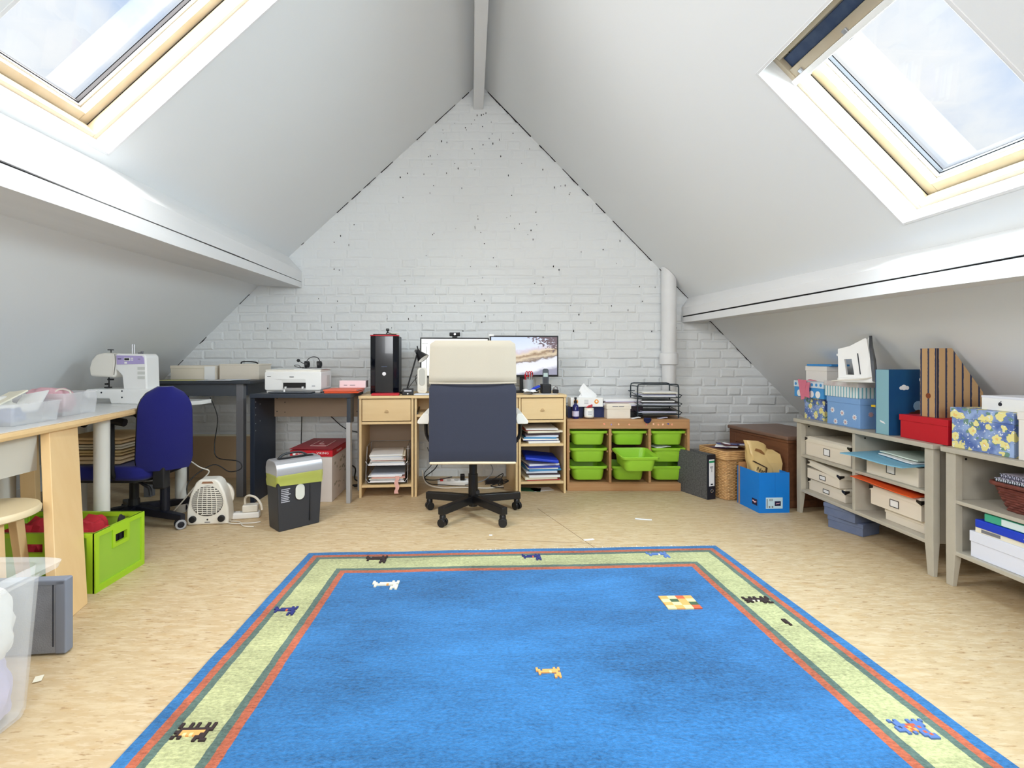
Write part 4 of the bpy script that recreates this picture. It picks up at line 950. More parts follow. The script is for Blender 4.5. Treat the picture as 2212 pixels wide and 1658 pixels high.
# ---- shredder
sd = thing('paper_shredder', 'charcoal paper shredder bin with silver top and yellow liner', 'shredder', (-1.150, 2.872, 0), math.radians(44)); a_, b_ = .275, .165
def sbox(x0, x1, y0, y1, z0, z1, tp): return loft([[(x0+tp, y0+tp, z0), (x1-tp, y0+tp, z0), (x1-tp, y1-tp, z0), (x0+tp, y1-tp, z0)], [(x0, y0, z1), (x1, y0, z1), (x1, y1, z1), (x0, y1, z1)]])
O('bin', sbox(0, a_, 0, b_, 0, .295, .012), blackp, sd, bevel=.006)
prof = [(0, .318), (-.001, .36), (.012, .392), (.04, .408), (b_-.04, .41), (b_-.012, .394), (b_+.001, .36), (b_, .318)]
O('motor_head', prism(prof, -.006, a_+.006, 'x'), silver, sd, bevel=.006)
O('feed_slot', prism([(.055, .4085), (.085, .4105), (.085, .414), (.055, .412)], .03, a_-.03, 'x'), blk, sd)
O('handle', T([(.05, b_-.06, .408), (.09, b_-.05, .428), (.18, b_-.05, .43), (.225, b_-.06, .41)], .007, 6), blk, sd)
bm = nb(); ring = []
for k_ in range(5):
    z = .270+.0145*k_; r_ = []
    per = [(x, y) for x, y in rrect(a_+.012, b_+.012, .02, 4, a_/2, b_/2)]
    for q, (x, y) in enumerate(per):
        n_ = noise.noise(Vector((x*30, y*30, k_*.9)))*.005
        r_.append((x+(x-a_/2)/a_*n_*2, y+(y-b_/2)/b_*n_*2, z-(.018*math.sin(q*.9) if k_ == 0 else 0)))
    ring.append(r_)
O('bin_liner', loft(ring, bm, cap=False), M('yellow_liner', rgb(188, 194, 96), .3, alpha=.72), sd, smooth=True)
O('window', prism(rrect(.056, .092, .0279, 8, .135, .215), -.0005, .012, 'y'), M('window_white', rgb(206, 208, 200), .35), sd, bevel=.001)
O('window_rim', T([(x, .004, y) for x, y in rrect(.060, .096, .0299, 4, .135, .215)], .003, 6, 0, True), blk, sd)
O('moulding_line', B(.196, .198, -.0, .02, .03, .25), blk, sd)
for k_ in range(8): O('print_line', B(.022, .074+R.uniform(-.012, .004), (.012*(1-(.234-k_*.0105)/.295))-.0012, .008, .242-k_*.0105, .247-k_*.0105), M('pale_print', rgb(176, 176, 186), .6), sd)
# ---- fan heater
fh = thing('fan_heater', 'white upright fan heater with oval grille on the floor', 'heater', (wx(450, 3.03), 3.02, 0), .12)
def fo(z): return [(-.118, 0), (-.121, .03), (-.118, .10), (-.098, .19), (-.068, .255), (-.045, .275), (.045, .275), (.068, .255), (.098, .19), (.118, .10), (.121, .03), (.118, 0)]
O('housing', prism(fo(0), 0, .10, 'y'), offwhite, fh, bevel=.012, seg=3)
O('rear_motor', C((.03, .09, .15), (.03, .15, .15), .095, .075, 24), offwhite, fh, bevel=.01)
bm = nb()
el = lambda z: .088*math.sqrt(max(0, 1-((z-.145)/.088)**2))
O('grille_recess', prism([(.090*math.cos(q)*(1-.10*math.sin(q)), .145+.092*math.sin(q)) for q in [i*2*math.pi/28 for i in range(28)]], -.0015, .004, 'y'), M('grille_dark', rgb(84, 80, 76), .7), fh)
for i in range(15):
    z = .063+i*.0118; w_ = el(z)*(1-.10*(z-.145)/.088)
    if w_ > .012: O('grille_slat', B(-w_, w_, -.006, -.001, z, z+.0052), offwhite, fh)
for x in (-.05, -.025, 0, .025, .05): O('grille_rib', T([(x*1.05, -.006, .068), (x*1.1, -.007, .14), (x*.8, -.006, .226)], .0022, 6), offwhite, fh)
for x in (-.082, .082):
    k_ = O('knob', C((x, -.018, .038), (x, .0, .038), .019, .021, 20), blk, fh, bevel=.003)
O('indicator', C((0, -.002, .032), (0, .001, .032), .005), blk, fh); O('brand_mark', B(-.016, .016, -.0015, .001, .014, .019), M('grey_print'), fh)
O('carry_slot', prism([(-.034, .250), (.034, .250), (.026, .262), (-.026, .262)], -.0015, .004, 'y'), M('slot_brown', rgb(150, 110, 84), .6), fh)
# ---- power strip, adapters and cables by the heater
ps = thing('extension_socket', 'white extension socket with plugged adapter beside the heater', 'power strip', (wx(525, 3.15), 3.15, 0), .25)
O('strip', B(-.10, .10, -.028, .028, 0, .04), white, ps, bevel=.008)
for x in (-.06, .0, .06): O('socket_well', C((x, 0, .039), (x, 0, .0415), .018), M('socket_grey', rgb(190, 190, 188), .5), ps)
O('adapter', B(.0, .09, -.03, .03, .0415, .085), offwhite, ps, bevel=.006); O('adapter_label', B(.06, .0905, -.02, .02, .05, .075), silver, ps)
def cable(label, pts, m=cabw, r=.0042, name='cable', g=None): return tag(O(name, T(pts, r, 7, 6), m, None, smooth=True), label, 'cable', g)
cable('thick white cable arching from the extension socket to the shredder', [(-1.46, 3.14, .09), (-1.455, 3.13, .13), (-1.42, 3.1, .155), (-1.37, 3.08, .15), (-1.33, 3.06, .12), (-1.32, 3.06, .08)], r=.007)
cable('white cable looping on the floor in front of the extension socket', [(-1.58, 3.10, .006), (-1.50, 3.03, .006), (-1.42, 3.03, .006), (-1.36, 3.04, .006), (-1.33, 3.06, .006)])
cable('white cable curling beside the heater foot', [(-1.60, 3.14, .006), (-1.54, 3.08, .006), (-1.46, 3.06, .006), (-1.40, 2.985, .006), (-1.33, 2.97, .006)], r=.0035)
cable('white cable running from the table leg down to the floor', [(-1.905, 3.20, .52), (-1.90, 3.18, .42), (-1.78, 3.18, .32), (-1.72, 3.2, .28), (-1.79, 3.18, .20), (-1.86, 3.14, .10), (-1.93, 3.12, .02)])
cable('black cable looping from the tall dark table to the heater', [(-1.83, 3.42, .74), (-1.78, 3.42, .60), (-1.80, 3.42, .42), (-1.77, 3.40, .33), (-1.62, 3.38, .31), (-1.60, 3.38, .26), (-1.68, 3.38, .24), (-1.78, 3.36, .29), (-1.88, 3.25, .20), (-1.84, 3.2, .08), (-1.72, 3.14, .03)], cabb, .0035)
cable('black cable hanging straight down behind the printer desk', [(-1.45, 4.12, .72), (-1.45, 4.12, .5), (-1.455, 4.12, .3), (-1.45, 4.1, .06), (-1.44, 4.05, .006), (-1.4, 4.04, .006)], cabb, .004)
cable('black cable running diagonally behind the red lidded carton', [(-1.36, 4.16, .66), (-1.22, 4.16, .52), (-1.10, 4.16, .42), (-.95, 4.15, .38), (-.88, 4.13, .36)], cabb, .004)
cable('tangled black cable on the floor beside the red lidded carton', [(-1.0, 3.9, .18), (-.96, 3.92, .14), (-.97, 3.95, .05), (-.90, 3.9, .04), (-.95, 3.85, .02), (-.88, 3.86, .03), (-.98, 3.92, .01)], cabb, .006)
# ---- cables under the computer desk
ps2 = thing('extension_socket', 'white extension socket with red switch under the computer desk', 'power strip', (-.17, 3.98, .0), .08, rot=(.3, 0, .08)); O('strip', B(-.15, .15, -.028, .028, .002, .042), white, ps2, bevel=.008); O('switch', B(-.13, -.105, -.016, .016, .041, .050), M('switch_red', rgb(200, 40, 36), .4), ps2, bevel=.003)
for x in (-.06, .0, .06, .12): O('socket_well', C((x, 0, .041), (x, 0, .0435), .018), M('socket_grey'), ps2)
O('plug', B(.03, .065, -.016, .016, .0435, .09), blk, ps2, bevel=.004)
for i, (lb, pts, m, r) in enumerate((('black cable hanging from the desk left of the office chair', [(-.42, 4.05, .46), (-.40, 4.03, .34), (-.30, 4.0, .27), (-.33, 3.98, .14), (-.42, 3.96, .06), (-.34, 3.92, .05), (-.2, 3.9, .08)], cabb, .004),
        ('white cable lying along the floor under the computer desk', [(-.44, 3.95, .12), (-.40, 3.9, .03), (-.28, 3.85, .008), (-.1, 3.86, .008), (.08, 3.84, .008), (.2, 3.9, .008)], cabw, .006),
        ('thin black cable coiled under the computer desk', [(-.40, 3.96, .30), (-.36, 3.95, .18), (-.42, 3.92, .10), (-.38, 3.9, .03), (-.22, 3.92, .01), (-.02, 3.88, .01)], cabb, .003),
        ('black cable tangle behind the office chair base', [(.06, 3.95, .01), (.12, 3.9, .06), (.2, 3.92, .10), (.16, 3.88, .02), (.24, 3.9, .05), (.10, 3.86, .02), (.2, 3.84, .01)], cabb, .004),
        ('grey cable rising to the monitors under the computer desk', [(.02, 4.0, .42), (.05, 4.0, .25), (.12, 3.98, .12), (.05, 3.96, .04), (-.1, 3.93, .01)], M('grey_cable', rgb(120, 124, 128), .5), .004))): cable(lb, pts, m, r)
o = thing('foot_transformer', 'black power transformer block on the floor under the computer desk', 'adapter', (.13, 4.02, 0), .2); O('block', B(-.07, .07, -.03, .03, 0, .035), blk, o, bevel=.004); O('lead', T([(.07, 0, .018), (.11, .01, .02), (.13, -.03, .01)], .004), blk, o)
# ================================================================== LEFT SIDE: tables
TZ = .73
ta = thing('craft_table', 'white topped craft table with pale wood edge and splayed panel legs', 'table')
top = [(-2.72, 1.30), (-1.735, 1.30), (-1.752, 1.84), (-1.80, 2.25), (-1.86, 2.62), (-1.905, 2.86), (-1.93, 2.885), (-2.72, 2.885)]
O('table_top', prism([(x if x < -2.5 else x-.012, y) for x, y in top], TZ-.026, TZ, 'z'), whitelam, ta)
edge = [(-1.735, 1.30), (-1.752, 1.84), (-1.80, 2.25), (-1.86, 2.62), (-1.905, 2.86)]
bm = nb(); loft([[(x-.014, y, TZ-.030), (x+.010, y, TZ-.030), (x+.014, y, TZ-.016), (x+.010, y, TZ-.001), (x-.014, y, TZ-.001)] for x, y in edge], bm)
O('wood_edge', bm, palewood, ta, smooth=False, bevel=.004)
def splay(x0, y0, x1, y1, X0, Y0, X1, Y1, th, zt):
    """panel leg between a top edge line and a foot line"""
    n = Vector((Y1-Y0, -(X1-X0), 0)).normalized()*th
    t0, t1, f0, f1 = Vector((x0, y0, zt)), Vector((x1, y1, zt)), Vector((X0, Y0, 0)), Vector((X1, Y1, 0))
    bm = nb(); hexa(bm, [f0, f1, f1-n, f0-n, t0, t1, t1-n, t0-n]); return bm
O('panel_leg', splay(-1.782, 2.08, -1.822, 2.278, -1.563, 1.862, -1.601, 2.054, .035, TZ-.03), palewood, ta, bevel=.003)
O('panel_leg', splay(-2.285, 2.48, -2.225, 2.50, -2.275, 2.50, -2.215, 2.52, .05, TZ-.03), palewood, ta, bevel=.003)
O('apron', B(-1.84, -1.825, 1.32, 2.07, .545, TZ-.028), M('apron_white', rgb(206, 202, 190), .5), ta)
for x, y in ((-2.375, 2.52), (-1.955, 2.60)): O('round_leg', C((x, y, 0), (x, y, TZ-.026), .036, n=24), M('white_metal_leg', rgb(226, 224, 216), .35), ta, smooth=True)
tb = thing('sewing_table', 'white table carrying the sewing machine, white round legs', 'table')
O('table_top', prism([(-2.72, 2.892), (-1.95, 2.892), (-1.90, 3.10), (-1.80, 3.26), (-1.80, 3.38), (-2.72, 3.38)], TZ-.026, TZ, 'z'), whitelam, tb, bevel=.003)
for x, y in ((-1.945, 3.276), (-2.62, 3.30)): O('round_leg', C((x, y, 0), (x, y, TZ-.026), .034, n=24), M('white_metal_leg'), tb, smooth=True)
O('rail', B(-2.6, -1.96, 3.30, 3.32, .62, TZ-.027), greyleg, tb)
# ---- sewing machine
sm = thing('sewing_machine', 'white sewing machine with lilac control panel on the white table', 'sewing machine', (-2.18, 3.03, TZ), -.10)
O('bed', prism([(-.04, 0), (.21, 0), (.225, .075), (.215, .092), (-.20, .088), (-.215, .075), (-.212, .045), (-.195, .032), (-.05, .03)], -.01, .13, 'y'), white, sm, bevel=.008, seg=3)
O('column', prism([(.03, .085), (.185, .085), (.178, .285), (.165, .302), (-.02, .305), (-.03, .20), (-.01, .20), (.02, .17)], 0.004, .115, 'y'), white, sm, bevel=.010, seg=3)
O('head', prism([(-.185, .165), (-.035, .158), (-.018, .165), (-.015, .30), (-.09, .310), (-.145, .300), (-.178, .265), (-.192, .215)], -.004, .115, 'y'), offwhite, sm, bevel=.016, seg=3)
O('control_panel', prism([(-.010, .238), (.170, .242), (.166, .280), (.155, .290), (-.013, .294)], .001, .006, 'y'), M('lilac_panel', rgb(178, 164, 212), .4), sm, bevel=.001)
O('display', B(.042, .074, -.001, .003, .264, .276), blk, sm); O('display_frame', B(.039, .078, -.0003, .004, .261, .279), white, sm)
for z in (.262, .273): O('button', B(.084, .098, -.001, .003, z, z+.006), white, sm, bevel=.001)
O('stitch_badge', B(.042, .058, -.001, .003, .243, .254), white, sm); O('brand_mark', B(-.002, .020, -.001, .003, .270, .274), M('page_dark'), sm); O('model_mark', B(.13, .145, -.001, .003, .269, .273), M('grey_print'), sm)
for k_ in range(3): O('stitch_chart', B(.125, .172, .0025, .005, .150+k_*.028, .168+k_*.028), M('chart_grey', rgb(206, 208, 202), .5), sm)
O('needle_bar', C((-.105, .05, .095), (-.105, .05, .165), .004), blk, sm); O('presser_foot', B(-.125, -.095, .035, .065, .092, .100), blk, sm, bevel=.002); O('foot_clamp', B(-.112, -.075, .045, .055, .140, .150), blk, sm); O('thread_guide', B(-.125, -.11, .04, .06, .112, .122), blk, sm)
O('front_slot', T([(-.016, -.006, .300), (-.012, -.007, .25), (-.018, -.007, .20), (-.022, -.006, .175)], .002, 6), M('slot_dark', rgb(110, 104, 100), .6), sm)
O('thread_post', C((-.10, .06, .305), (-.10, .06, .327), .003), blk, sm); O('thread_post_head', B(-.115, -.090, .05, .07, .325, .331), blk, sm)
for x in (.025, .040): O('spool_pin', C((x, .08, .30), (x, .08, .362), .004), silver, sm)
O('bobbin_winder', C((.09, .07, .303), (.09, .07, .312), .014), M('grey_print'), sm); O('bobbin_stop', C((.108, .06, .31), (.108, .06, .320), .008), M('grey_print'), sm)
for x, z in ((.035, .078), (.035, .040), (-.10, .068)): O('screw', C((x, -.012, z), (x, -.009, z), .005, n=10), M('page_dark'), sm)
# ---- clear boxes on the craft table
clear = M('clear_plastic', (.93, .94, .95, 1), .15, alpha=.28)
def clear_box(label, loc, rz, w, d, h, cols):
    t = thing('clear_box', label, 'box', loc, rz)
    bm = nb(); secs = [[(x*s, y*s, z) for x, y in rrect(w, d, .01, 3)] for s, z in ((.94, 0), (1, h), (1.03, h), (1.03, h+.004), (.985, h+.004), (.925, .004))]
    O('tub', loft(secs, bm), clear, t, smooth=True)
    return t
def lump(name, label, cat, loc, rx, ry, rz_, m, seed=0, amp=.25, fr=2.5):
    """crumpled cloth: a noisy rounded heap"""
    bm = nb(); bmesh.ops.create_icosphere(bm, subdivisions=4, radius=1)
    for v in bm.verts:
        d = v.co.normalized(); k_ = 1+amp*noise.noise(d*fr+Vector((seed, 0, 0)))+amp*.6*abs(noise.noise(d*fr*2.3+Vector((0, seed, 0))))
        v.co = Vector((math.copysign(abs(d.x)**.7, d.x)*rx*k_, math.copysign(abs(d.y)**.7, d.y)*ry*k_, max(d.z, -.55)*rz_*k_))
    mz = min(v.co.z for v in bm.verts)
    for v in bm.verts: v.co.z -= mz
    return tag(O(name, bm, m, None, loc, smooth=True), label, cat)
pinkc = M('pink_fabric', rgb(214, 170, 178), .85); whitec = M('white_fabric', rgb(228, 226, 220), .85); bluec = M('slate_blue_fabric', rgb(120, 134, 170), .85); redc = M('red_fabric', rgb(176, 34, 46), .85); lavc = M('lavender_fabric', rgb(196, 190, 222), .85)
clear_box('clear plastic box of white fabric at the near table edge', (-2.03, 2.13, TZ+.0005), .08, .30, .26, .085, None)
lump('fabric_bundle', 'white folded fabric inside the near clear box', 'fabric', (-2.08, 2.12, TZ+.008), .075, .095, .060, whitec, 1); lump('fabric_bundle', 'slate blue fabric scrap inside the near clear box', 'fabric', (-1.945, 2.08, TZ+.008), .035, .05, .035, bluec, 4)
clear_box('clear plastic box of pink fabric behind the other clear box', (-2.09, 2.47, TZ+.0005), .08, .26, .24, .105, None)
lump('fabric_bundle', 'pink fabric roll inside the rear clear box', 'fabric', (-2.09, 2.44, TZ+.008), .09, .075, .075, pinkc, 7); 
for i, (x, y, z, a, m, w, d) in enumerate(((-2.13, 2.05, .105, .25, paper, .13, .16), (-2.04, 2.14, .115, -.25, paperb, .12, .15), (-1.97, 2.20, .10, .35, paper, .10, .14), (-2.22, 2.10, .15, .1, paper, .10, .12))):
    o = O('pattern_envelope', sheet(w, d, 6, 4, .006, lambda x, y: .01*math.sin(x*20)), m, None, (x, y, TZ+z-.02), (.35+.12*i, .15-.1*i, a)); tag(o, ('white', 'cream', 'small white', 'tall white')[i]+' sewing pattern envelope sticking up from the near clear box', 'envelope')
o = O('cable_loop', T([(-2.05, 2.40, TZ+.09), (-2.03, 2.42, TZ+.125), (-1.99, 2.43, TZ+.120), (-1.975, 2.43, TZ+.10)], .004), M('white_cable'), None); tag(o, 'short white cord looping out of the rear clear box', 'cord')
# ---- stool
so = thing('stool', 'round pale wooden stool in front of the craft table', 'stool', (-1.84, 1.84, 0))
O('seat', lathe([(0, .415), (.165, .415), (.178, .422), (.18, .436), (.174, .446), (0, .447)], 48), M('stool_top', rgb(228, 210, 172), .4, var=.2, vscale=4, col2=rgb(214, 190, 146)), so, smooth=True)
for k_ in range(4):
    a = math.radians(-22+90*k_); O('leg', loft([[(.11*math.cos(a)+dx, .11*math.sin(a)+dy, .415) for dx, dy in ((-.018, -.018), (.018, -.018), (.018, .018), (-.018, .018))], [(.155*math.cos(a)+dx, .155*math.sin(a)+dy, 0) for dx, dy in ((-.015, -.015), (.015, -.015), (.015, .015), (-.015, .015))]]), palewood, so, bevel=.003)
# ---- green crate
cr_ = thing('crate', 'lime green plastic crate of red cloth under the craft table', 'crate', (-2.20, 2.138, 0)); cw, cd, chh = .565, .315, .257
def framed(name, x0, x1, z0, z1, along, off, th, hole, rim=.028):
    """recessed side with a proud frame and a hand hole; along x or y"""
    def bb(a0, a1, c0, c1, t0, t1): return B(a0, a1, t0, t1, c0, c1) if along == 'x' else B(t0, t1, a0, a1, c0, c1)
    s = 1 if th > 0 else -1; t0, t1 = sorted((off, off+th)); u0, u1 = sorted((off+th*.35, off+th*.75))
    hx0, hx1, hz0, hz1 = hole
    for a in ((x0, x1, z0, z0+rim), (x0, x1, z1-rim*.7, z1), (x0, x0+rim*.8, z0+rim, z1-rim*.7), (x1-rim*.8, x1, z0+rim, z1-rim*.7), (hx0-.016, hx1+.016, hz1, z1-rim*.7), (hx0-.016, hx0, hz0, hz1), (hx1, hx1+.016, hz0, hz1), (hx0-.016, hx1+.016, hz0-.016, hz0)): O('side_frame', bb(*a, t0, t1), limec, cr_)
    for a in ((x0, hx0-.016, z0, z1), (hx1+.016, x1, z0, z1), (hx0-.016, hx1+.016, z0, hz0-.016)): O('side_panel', bb(*a, u0, u1), M('lime_panel', rgb(150, 192, 62), .4), cr_)
framed('r', .0, cd, 0, chh, 'y', cw, -.016, (cd*.38, cd*.62, chh-.085, chh-.045)); framed('l', .0, cd, 0, chh, 'y', 0, .016, (cd*.38, cd*.62, chh-.085, chh-.045))
framed('f', .016, cw-.016, 0, chh, 'x', 0, .016, (cw*.40, cw*.60, chh-.085, chh-.045)); framed('b', .016, cw-.016, 0, chh, 'x', cd, -.016, (cw*.40, cw*.60, chh-.085, chh-.045))
O('bottom', B(.016, cw-.016, .016, cd-.016, .004, .012), limec, cr_)
lump('red_cloth', 'crumpled red cloth in the green crate beside the panel leg', 'cloth', (-1.80, 2.295, .013), .105, .105, .145, redc, 2, .30, 3); lump('red_cloth', 'crumpled red cloth in the green crate behind the stool', 'cloth', (-2.04, 2.295, .013), .10, .105, .14, redc, 5, .30, 3)
lump('dark_cloth', 'small black cloth in the corner of the green crate', 'cloth', (-1.682, 2.36, .013), .024, .04, .14, M('black_cloth', (.02, .018, .02, 1), .9), 9)
# ---- grey fabric holder and translucent bin
fb = thing('fabric_organizer', 'folded grey denim organizer beside the translucent bin', 'organizer', (-1.402, 1.700, 0), .10)
den = M('grey_denim', rgb(146, 150, 160), .9, var=.35, vscale=14, bump=.3, bscale=200)
O('panel', prism([(-.32, .004), (-.004, .006), (0, .012), (-.004, .250), (-.008, .256), (-.32, .252)], 0, .035, 'y'), den, fb, bevel=.008)
O('binding', B(-.034, .002, -.0015, .0365, .004, .256), M('grey_binding', rgb(132, 138, 152), .85), fb, bevel=.005); O('top_binding', B(-.32, 0, -.0015, .0365, .236, .257), M('grey_binding'), fb, bevel=.005); O('stitch', B(-.040, -.037, -.002, .0, .03, .24), M('dark_stitch', rgb(50, 52, 62), .9), fb)
frost = M('frosted_plastic', (.93, .96, .98, 1), .35, alpha=.22)
tbx = thing('storage_bin', 'large translucent plastic bin of white and lavender clothes', 'bin', (-1.62, 1.145, 0), .0)
def brr(w, d, z, r=.05): return [(x, y, z) for x, y in rrect(w, d, r, 5)]
O('tub', loft([brr(.68, .56, .002, .03), brr(.69, .57, .02, .03), brr(.725, .615, .385, .03), brr(.73, .62, .392, .03), brr(.79, .67, .398, .03), brr(.80, .68, .415, .03), brr(.77, .65, .424, .03), brr(.715, .605, .418, .03), brr(.685, .56, .025, .03), brr(.67, .55, .008, .03)]), frost, tbx, smooth=True)
for x, y, rx, ry, rz_, m, sd_, lb in ((-1.372, 1.352, .080, .064, .13, lavc, 3, 'lavender garment low inside the translucent bin'), (-1.53, 1.04, .13, .10, .16, whitec, 11, 'white garment inside the near part of the translucent bin'), (-1.78, 1.15, .10, .15, .20, M('pale_blue_fabric', rgb(206, 216, 226), .85), 6, 'pale blue garment inside the translucent bin')): lump('garment', lb, 'clothes', (x, y, .012), rx, ry, rz_, m, sd_, .12, 3)
lump('garment', 'cream garment lying on top inside the translucent bin', 'clothes', (-1.375, 1.345, .185), .092, .075, .13, whitec, 8, .12, 3)
o = O('paper_scrap', sheet(.022, .034, 3, 3, .001, lambda x, y: .002+.02*abs(x)), paperb, None, (-1.378, 1.568, .001), (0, 0, .5)); tag(o, 'cream paper scrap on the floor beside the translucent bin', 'scrap')
# ================================================================== blue office chair
bc = thing('office_chair', 'royal blue office chair with black arms pushed under the table', 'chair', (-2.075, 3.02, 0), 0)
star_base(bc, .345, math.radians(-12), M('black_nylon', rgb(20, 22, 34), .4), .125, .085, .030, .018, .05, .035, M('wheel_grey', rgb(160, 160, 164), .4), .030)
O('hub', C((0, 0, .06), (0, 0, .16), .035, .030), blk, bc); O('gas_lift', C((0, 0, .14), (0, 0, .30), .026), blkm, bc)
O('mechanism', B(-.12, .12, -.08, .08, .27, .315), blk, bc, bevel=.01)
O('lever', T([(.08, -.09, .29), (.15, -.14, .28), (.19, -.15, .26), (.20, -.155, .22)], .009), blk, bc); O('lever', T([(.06, -.09, .285), (.17, -.11, .30), (.25, -.10, .295)], .010), M('wheel_grey'), bc)
O('seat', prism(rrect(.47, .46, .09, 6, -.02, 0), .315, .40, 'z'), bluef, bc, bevel=.03, seg=4); O('seat_pan', prism(rrect(.44, .43, .09, 6, -.02, 0), .305, .33, 'z'), blk, bc, bevel=.006)
# backrest: its rear side faces the room
bb = thing('x', None, None); bpy.data.objects.remove(bb)
secs = []
for k_ in range(15):
    t_ = k_/14; z = .365+.485*t_; w = .142*(1-.12*t_)*(1 if t_ < .72 else math.sqrt(max(.02, 1-((t_-.72)/.285)**2*.95)))*(1 if t_ > .1 else .86+1.4*t_)
    ring = []
    for i in range(9): q = -1+2*i/8; ring.append((.045*(1-q*q)+.02*math.sin(t_*3)+.15*t_, q*w, z))
    for i in range(8, -1, -1): q = -1+2*i/8; ring.append((.045*(1-q*q)*.6-.045+.02*math.sin(t_*3)+.15*t_, q*w, z))
    secs.append(ring)
br_ = O('backrest', loft(secs), bluef, bc, (.262, -.125, .0), (0, 0, math.radians(-56)), smooth=True)
secs2 = [[(p[0]-.012 if i < 9 else p[0]-.02, p[1]*1.03, p[2]*1.0-.002) for i, p in enumerate(s_)] for s_ in secs]
O('back_shell', loft(secs2), blk, bc, (.254, -.115, .0), (0, 0, math.radians(-56)), smooth=True)
O('back_stem', T([(.27, -.14, .42), (.26, -.14, .34), (.20, -.10, .29), (.05, -.03, .29)], .022, 8), blk, bc); O('stem_cover', B(.22, .29, -.175, -.115, .26, .40), blk, bc, bevel=.01)
O('tilt_post', C((.205, -.03, .10), (.205, -.03, .29), .026, n=14), M('black_nylon'), bc)
for s, nm in ((-1, 'armrest'), (1, 'armrest')):
    O('armrest', T([(.02, s*.26-.02, .665), (-.10, s*.26-.02, .69), (-.20, s*.26-.02, .685), (-.235, s*.26-.02, .655)], [.018]*6*3+[.018], 10) if False else T([(.10, s*.22, .645), (.0, s*.22, .662), (-.10, s*.22, .66), (-.14, s*.22, .635)], .022, 10), blk, bc); O('arm_support', T([(.02, s*.22, .64), (.04, s*.245, .50), (.04, s*.24, .36), (.02, s*.12, .30)], .018, 8), blk, bc)
z = .402
for i, (m, h, lb) in enumerate(((M('cream_cloth_a', rgb(226, 204, 166), .9), .046, 'rolled cream cloth at the bottom of the stack on the blue chair'), (M('cream_cloth_b', rgb(214, 190, 140), .9), .032, 'ochre folded cloth second in the stack on the blue chair'), (M('cream_cloth_c', rgb(228, 220, 200), .9), .028, 'pale folded cloth third in the stack on the blue chair'), (M('cream_cloth_d', rgb(216, 188, 144), .9), .040, 'tan folded cloth at the top of the stack on the blue chair'))):
    o = thing('folded_cloth', lb, 'cloth', (-2.195, 3.0, z)); 
    for k_ in range(2): O('fold', prism([(-.185+R.uniform(0, .01), k_*h/2+.002), (-.19, k_*h/2+h*.2), (-.185, k_*h/2+h*.46), (.165, k_*h/2+h*.48), (.172+R.uniform(0, .012), k_*h/2+h*.25), (.165, k_*h/2+.002)], -.165, .165, 'y'), m, o, bevel=.005)
    z += h+.003
# ================================================================== RIGHT SIDE: chest, basket, binder, boxes
oak = M('brown_oak', rgb(120, 78, 52), .5, var=.5, vscale=6, stretch=(6, .8, 6), col2=rgb(84, 52, 36)); oakt = M('brown_oak_top', rgb(128, 100, 84), .4, var=.4, vscale=6, stretch=(6, .8, 6), col2=rgb(96, 70, 56))
ch_ = thing('wooden_chest', 'brown wooden chest with flat lid behind the wicker basket', 'chest', (2.072, 3.345, 0), .15); cl, cdp, chh_ = .60, .42, .455
O('body', B(.012, cdp, .012, cl-.012, .02, chh_-.02), oak, ch_, bevel=.003); O('lid', B(-.012, cdp+.01, -.012, cl+.012, chh_, chh_+.028), oakt, ch_, bevel=.008); O('lid_moulding', B(.0, cdp, 0, cl, chh_-.02, chh_), oak, ch_, bevel=.004); O('plinth', B(0, cdp, 0, cl, 0, .05), oak, ch_, bevel=.004)
for a, b in ((.0, .07), (cl-.07, cl), (cl/2-.035, cl/2+.035)): O('stile', B(.002, .014, a, b, .05, chh_-.02), oak, ch_, bevel=.002)
for a in (.05, chh_-.09): O('panel_rail', B(.003, .014, .07, cl-.07, a, a+.07), oak, ch_, bevel=.002)
# lever arch file
bf = thing('lever_arch_file', 'grey marbled lever arch file with white spine label on the floor', 'binder', (1.630, 3.553, 0), .37)
marble = M('marbled_board', rgb(96, 96, 98), .6, var=.8, vscale=90, col2=rgb(58, 58, 62))
O('cover', B(0, .004, .0, .285, 0, .318), marble, bf); O('cover', B(.068, .072, .0, .285, 0, .318), marble, bf); O('spine', B(-.001, .073, -.006, .002, 0, .319), M('spine_black', rgb(24, 26, 36), .5), bf, bevel=.002); O('pages', B(.006, .060, .02, .255, .010, .304), paperb, bf)
O('spine_label', B(.012, .060, -.0072, -.0055, .095, .285), paper, bf); O('green_strip', B(.012, .060, -.0080, -.0068, .262, .276), M('label_green', rgb(40, 150, 100), .6), bf); text('1', .030, M('page_dark'), bf, (.036, -.0078, .205), (RX90, 0, 0)); O('print_line', B(.020, .048, -.0080, -.0068, .229, .234), M('page_dark'), bf); O('print_line', B(.022, .044, -.0080, -.0068, .221, .224), M('grey_print'), bf); O('barcode', B(.026, .046, -.0080, -.0068, .103, .113), M('page_dark'), bf)
O('finger_ring', T([(.036+.011*math.cos(q), -.0085, .062+.011*math.sin(q)) for q in [i*math.pi/5 for i in range(10)]], .0025, 6, 3, True), chrome, bf); O('finger_hole', C((.036, -.0075, .062), (.036, -.0062, .062), .009), blk, bf)
